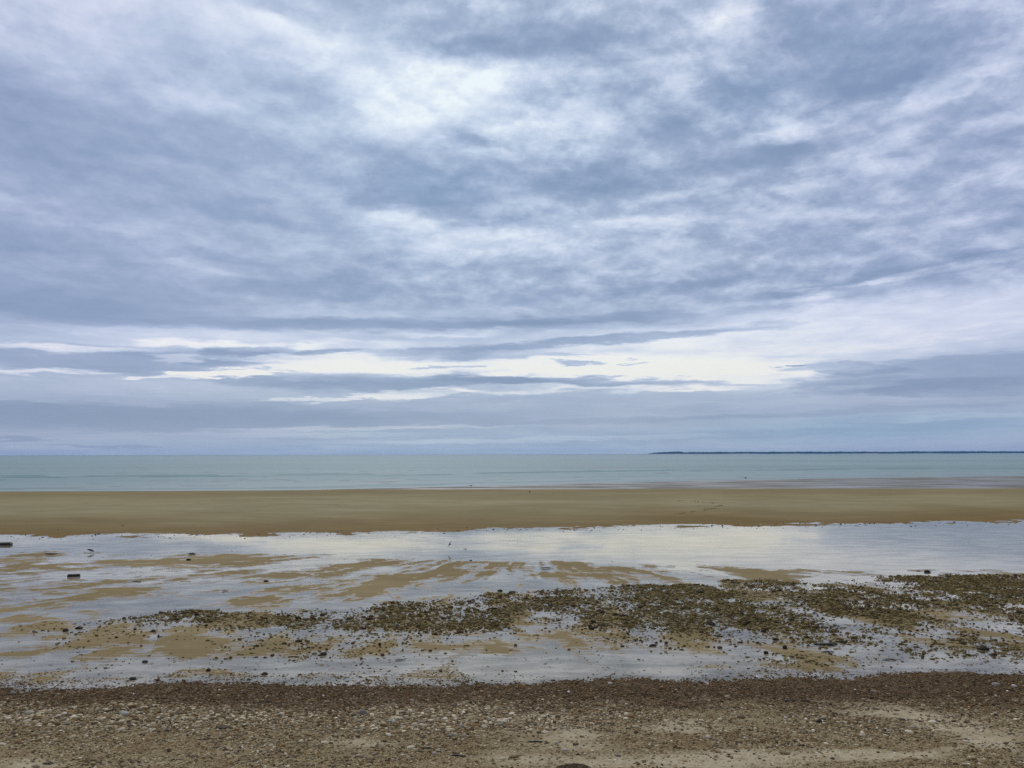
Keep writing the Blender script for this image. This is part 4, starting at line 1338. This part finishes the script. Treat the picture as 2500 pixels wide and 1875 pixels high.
def build_shells():
    """white shells: half domes with a flared rim"""
    r = np.random.default_rng(55)
    ring = 10
    V = [(0, 0, .42)]
    for q, zz in ((.45, .36), (.8, .2), (1.0, 0.0)):
        for j in range(ring):
            t = 2 * math.pi * j / ring
            fl = 1 + .05 * (j % 2)
            V.append((q * fl * math.cos(t), q * .8 * fl * math.sin(t) - .12 * q, zz))
    F = [(0, 1 + j, 1 + (j + 1) % ring) for j in range(ring)]
    for k in range(2):
        for j in range(ring):
            a, b = 1 + k * ring + j, 1 + k * ring + (j + 1) % ring
            F += [(a, a + ring, b + ring), (a, b + ring, b)]
    me = mesh_np('shell', np.array(V, float), np.array(F), MAT_SHELL)
    spots = [(327, 1697), (325, 1676), (505, 1678), (518, 1677), (660, 1671), (535, 1687), (394, 1731), (60, 1700), (103, 1717), (790, 1700), (816, 1674), (855, 1655), (990, 1674), (1052, 1652), (1202, 1695), (1325, 1711), (1388, 1690),
             (1537, 1661), (1728, 1670), (1848, 1653), (2060, 1660), (2088, 1686), (2295, 1634), (2460, 1690), (2432, 1702), (1065, 1787), (1316, 1763), (1205, 1763), (950, 1775), (1330, 1792), (1678, 1734), (1967, 1734), (2115, 1732), (2122, 1763),
             (1872, 1778), (2305, 1795), (2398, 1789), (1818, 1805), (2120, 1804), (2185, 1843), (1450, 1850), (1585, 1825), (1640, 1853), (710, 1712), (590, 1829), (240, 1804), (1427, 1846), (2475, 1847), (1995, 1845), (1760, 1790)]
    for i, (u, v) in enumerate(spots):
        x, y, z = at_px(u, v)
        s = px_size(y) * r.uniform(2.2, 4.2)
        ob = link('shell', me, None, (x, y, z + s * .25))
        ob.scale = (s, s, s)
        ob.rotation_euler = (r.uniform(-.5, .8), r.uniform(-.5, .5), r.uniform(0, 6.28))
        tag(ob, 'tiny white shell among the pebbles of the shingle', 'shell', 'white shells scattered on the shingle')


build_shells()


def build_mound():
    """heap of dried weed at the bottom of the frame"""
    x, y, z = at_px(1398, 1873)
    r = np.random.default_rng(77)
    k = px_size(y)
    W = 46 * k
    parts = []
    bv = ICO3.copy()
    bv = bv * (1 + .12 * np.sin(bv[:, :1] * 7) * np.cos(bv[:, 1:2] * 6))
    parts.append((bv * np.array([W, W * .8, W * .30]), ICO3F))
    for q in range(150):
        a, b = r.uniform(0, 2 * math.pi), math.sqrt(r.random()) * .95
        px_, py_ = math.cos(a) * b * W, math.sin(a) * b * W * .8
        pz = W * .30 * math.sqrt(max(0, 1 - b * b)) + .002
        h = r.uniform(0, 6.28)
        L = r.uniform(.05, .16) * W * 2
        d = np.array([math.cos(h), math.sin(h), 0]) * L
        p0 = np.array([px_, py_, pz])
        parts.append(tube([p0 - d * .5 + [0, 0, -.006], p0 + [0, 0, .006], p0 + d * .5 + [0, 0, -.008]], [.002, .0035, .0015], 5, 1, q))
    V, F = join_parts(parts)
    ob = link('seaweed_mound', mesh_np('seaweed_mound', V, F, MAT_MOUND), None, (x, y - W * .80, z - .01))
    tag(ob, 'low mound of brown dried weed at the bottom of the shingle', 'seaweed')


build_mound()


# ------------------------------------------------------------------ birds
def skin(name, pts, edges, radii, mat, levels=1):
    """continuous body grown round a skeleton"""
    me = bpy.data.meshes.new(name)
    me.from_pydata(pts, edges, [])
    ob = bpy.data.objects.new(name, me)
    COL.objects.link(ob)
    md = ob.modifiers.new('skin', 'SKIN')
    for i, q in enumerate(me.skin_vertices[0].data):
        q.radius = (radii[i], radii[i])
        q.use_root = (i == 0)
    sb = ob.modifiers.new('smooth', 'SUBSURF')
    sb.levels = sb.render_levels = levels
    dg = bpy.context.evaluated_depsgraph_get()
    out = bpy.data.meshes.new_from_object(ob.evaluated_get(dg))
    bpy.data.objects.remove(ob)
    bpy.data.meshes.remove(me)
    out.name = name
    out.materials.clear()
    out.materials.append(mat)
    out.polygons.foreach_set('use_smooth', np.ones(len(out.polygons), dtype=bool))
    return out


def wing_mesh(name, span, chord, side, lift, mat):
    """thin arched wing with real thickness"""
    V, F = [], []
    n = 7
    for i in range(n):
        t = i / (n - 1)
        c = chord * (1 - .75 * t ** 1.6)
        zz = lift * math.sin(t * 1.9) * span
        yy = side * span * t
        sw = -.35 * span * t * t
        V += [(sw + c * .5, yy, zz), (sw, yy, zz + chord * .07), (sw - c * .5, yy, zz), (sw, yy, zz - chord * .03)]
    for i in range(n - 1):
        for j in range(4):
            a, b = i * 4 + j, i * 4 + (j + 1) % 4
            F += [(a, b, b + 4), (a, b + 4, a + 4)]
    F += [(0, 2, 1), (0, 3, 2)]
    e = (n - 1) * 4
    F += [(e, e + 1, e + 2), (e, e + 2, e + 3)]
    return mesh_np(name, np.array(V, float), np.array(F), mat)


def standing_bird(u, v, length, heading, feeding, label, cat, body_mat, name, wing_mat=None):
    x, y, z = at_px(u, v)
    root = bpy.data.objects.new(name, None)
    COL.objects.link(root)
    root.location = (x, y, max(z, 0))
    root.rotation_euler = (0, 0, heading)
    tag(root, label, cat)
    s = length
    lg = .24 * s
    if feeding:
        pts = [(0, 0, lg + .13 * s), (-.20 * s, 0, lg + .20 * s), (-.38 * s, 0, lg + .24 * s), (-.55 * s, 0, lg + .27 * s), (.17 * s, 0, lg + .10 * s), (.28 * s, 0, lg + .02 * s), (.36 * s, 0, lg - .05 * s), (.44 * s, 0, lg - .14 * s)]
        rad = [.135 * s, .12 * s, .07 * s, .025 * s, .11 * s, .065 * s, .06 * s, .012 * s]
    else:
        pts = [(0, 0, lg + .15 * s), (-.2 * s, 0, lg + .15 * s), (-.38 * s, 0, lg + .14 * s), (-.55 * s, 0, lg + .13 * s), (.16 * s, 0, lg + .18 * s), (.25 * s, 0, lg + .26 * s), (.30 * s, 0, lg + .33 * s), (.42 * s, 0, lg + .31 * s)]
        rad = [.135 * s, .12 * s, .07 * s, .02 * s, .12 * s, .075 * s, .065 * s, .012 * s]
    edges = [(0, 1), (1, 2), (2, 3), (0, 4), (4, 5), (5, 6), (6, 7)]
    link('body', skin('body', pts, edges, rad, body_mat, 2), root)
    for sd in (-1, 1):
        V, F = join_parts([tube([(.02 * s, sd * .05 * s, lg + .06 * s), (-.02 * s, sd * .05 * s, lg * .5), (.02 * s, sd * .05 * s, .008 * s)], [.016 * s, .011 * s, .010 * s], 6)] +
                          [tube([(.02 * s, sd * .05 * s, .008 * s), (.10 * s, sd * (.05 + q * .04) * s, .005 * s)], [.009 * s, .005 * s], 5) for q in (-1, 0, 1)])
        link('leg', mesh_np('leg', V, F, MAT_LEGS), root)
        if wing_mat:
            w = lumpy('wing', 40 + sd, (.1, .1, .1), wing_mat, 2, .05)
            o = link('wing', w, root, (-.14 * s, sd * .10 * s, lg + .18 * s))
            o.scale = (.34 * s, .05 * s, .10 * s)
            o.rotation_euler = (0, .12, sd * -.06)
    return root


def flying_bird(pos, span, heading, bank, lift, label, body_mat, wing_mat, cat='gull', name='gull', group=None):
    root = bpy.data.objects.new(name, None)
    COL.objects.link(root)
    root.location = pos
    root.rotation_euler = (bank, 0, heading)
    tag(root, label, cat, group)
    s = span * .42
    pts = [(0, 0, 0), (-.25 * s, 0, .0), (-.42 * s, 0, .0), (-.58 * s, 0, .01 * s), (.2 * s, 0, .01 * s), (.34 * s, 0, .03 * s), (.46 * s, 0, .01 * s)]
    rad = [.12 * s, .10 * s, .06 * s, .05 * s, .10 * s, .075 * s, .012 * s]
    link('body', skin('body', pts, [(0, 1), (1, 2), (2, 3), (0, 4), (4, 5), (5, 6)], rad, body_mat, 1), root)
    for sd in (-1, 1):
        link('wing', wing_mesh('wing', span * .5, s * .34, sd, lift, wing_mat), root, (.05 * s, 0, .04 * s))
    return root


standing_bird(222, 1350, .30, .12, True, 'dark wading bird bent down feeding in the shallows on the left', 'bird', MAT_BIRD, 'wading_bird')
standing_bird(1151, 1189, .46, .15, False, 'dark-backed gull standing on the wet sand beyond the bar', 'gull', MAT_GULLW, 'gull', MAT_BIRD)
x, y, z = at_px(1098, 1352)
flying_bird((x, y, .28), .34, -2.5, .9, .25, 'small dark bird flying low over the channel with one wing up', MAT_BIRD, MAT_BIRD, 'bird', 'shorebird')
weed_strand(1136, 1347, 7.5, 2.2, 0, 'tiny weed scrap floating in the channel, right of the low-flying bird', 21, 4)
for u, v, D, sp, lab in ((2125, 1067, 300.0, 1.1, 'far-off grey gull flying above the headland near the right edge'), (1884, 1051, 420.0, 1.0, 'far-off gull flying above the middle of the headland'), (562, 847, 260.0, .55, 'tiny bird high over the sea on the left')):
    d = px_dir(u, v)
    p = EYE + d * D
    flying_bird(p.tolist(), sp, .4 if u > 2000 else -.5, .1, .16, lab, MAT_GULLG, MAT_GULLG)


# ------------------------------------------------------------------ footprints on the bar
def build_footprints():
    pts = [(1653, 1223), (1667, 1223), (1694, 1223.5), (1702, 1224.5), (1707, 1225), (1719, 1226), (1740, 1228), (1745, 1229), (1751, 1236), (1757, 1234.5), (1761, 1234), (1716, 1245.5), (1724, 1244), (1729, 1243.5), (1733, 1242.5), (1741, 1242), (1745, 1241.5),
           (1656, 1254), (1668, 1252), (1683, 1250), (1693, 1249)]
    parts = []
    r = np.random.default_rng(31)
    for u, v in pts:
        x, y, z = at_px(u, v)
        for q in range(4):
            a = r.uniform(0, 6.28)
            b = r.uniform(.05, .16)
            w = r.uniform(.025, .05)
            vv = ICO1 * (1 + .3 * (r.random((12, 1)) - .5)) * np.array([w * 1.3, w, w * .38]) + np.array([x + math.cos(a) * b * 1.4, y + math.sin(a) * b, z + .01])
            parts.append((vv, ICO1F))
    V, F = join_parts(parts)
    tag(link('footprints', mesh_np('footprints', V, F, MAT_TRACK)), kind='stuff')


build_footprints()
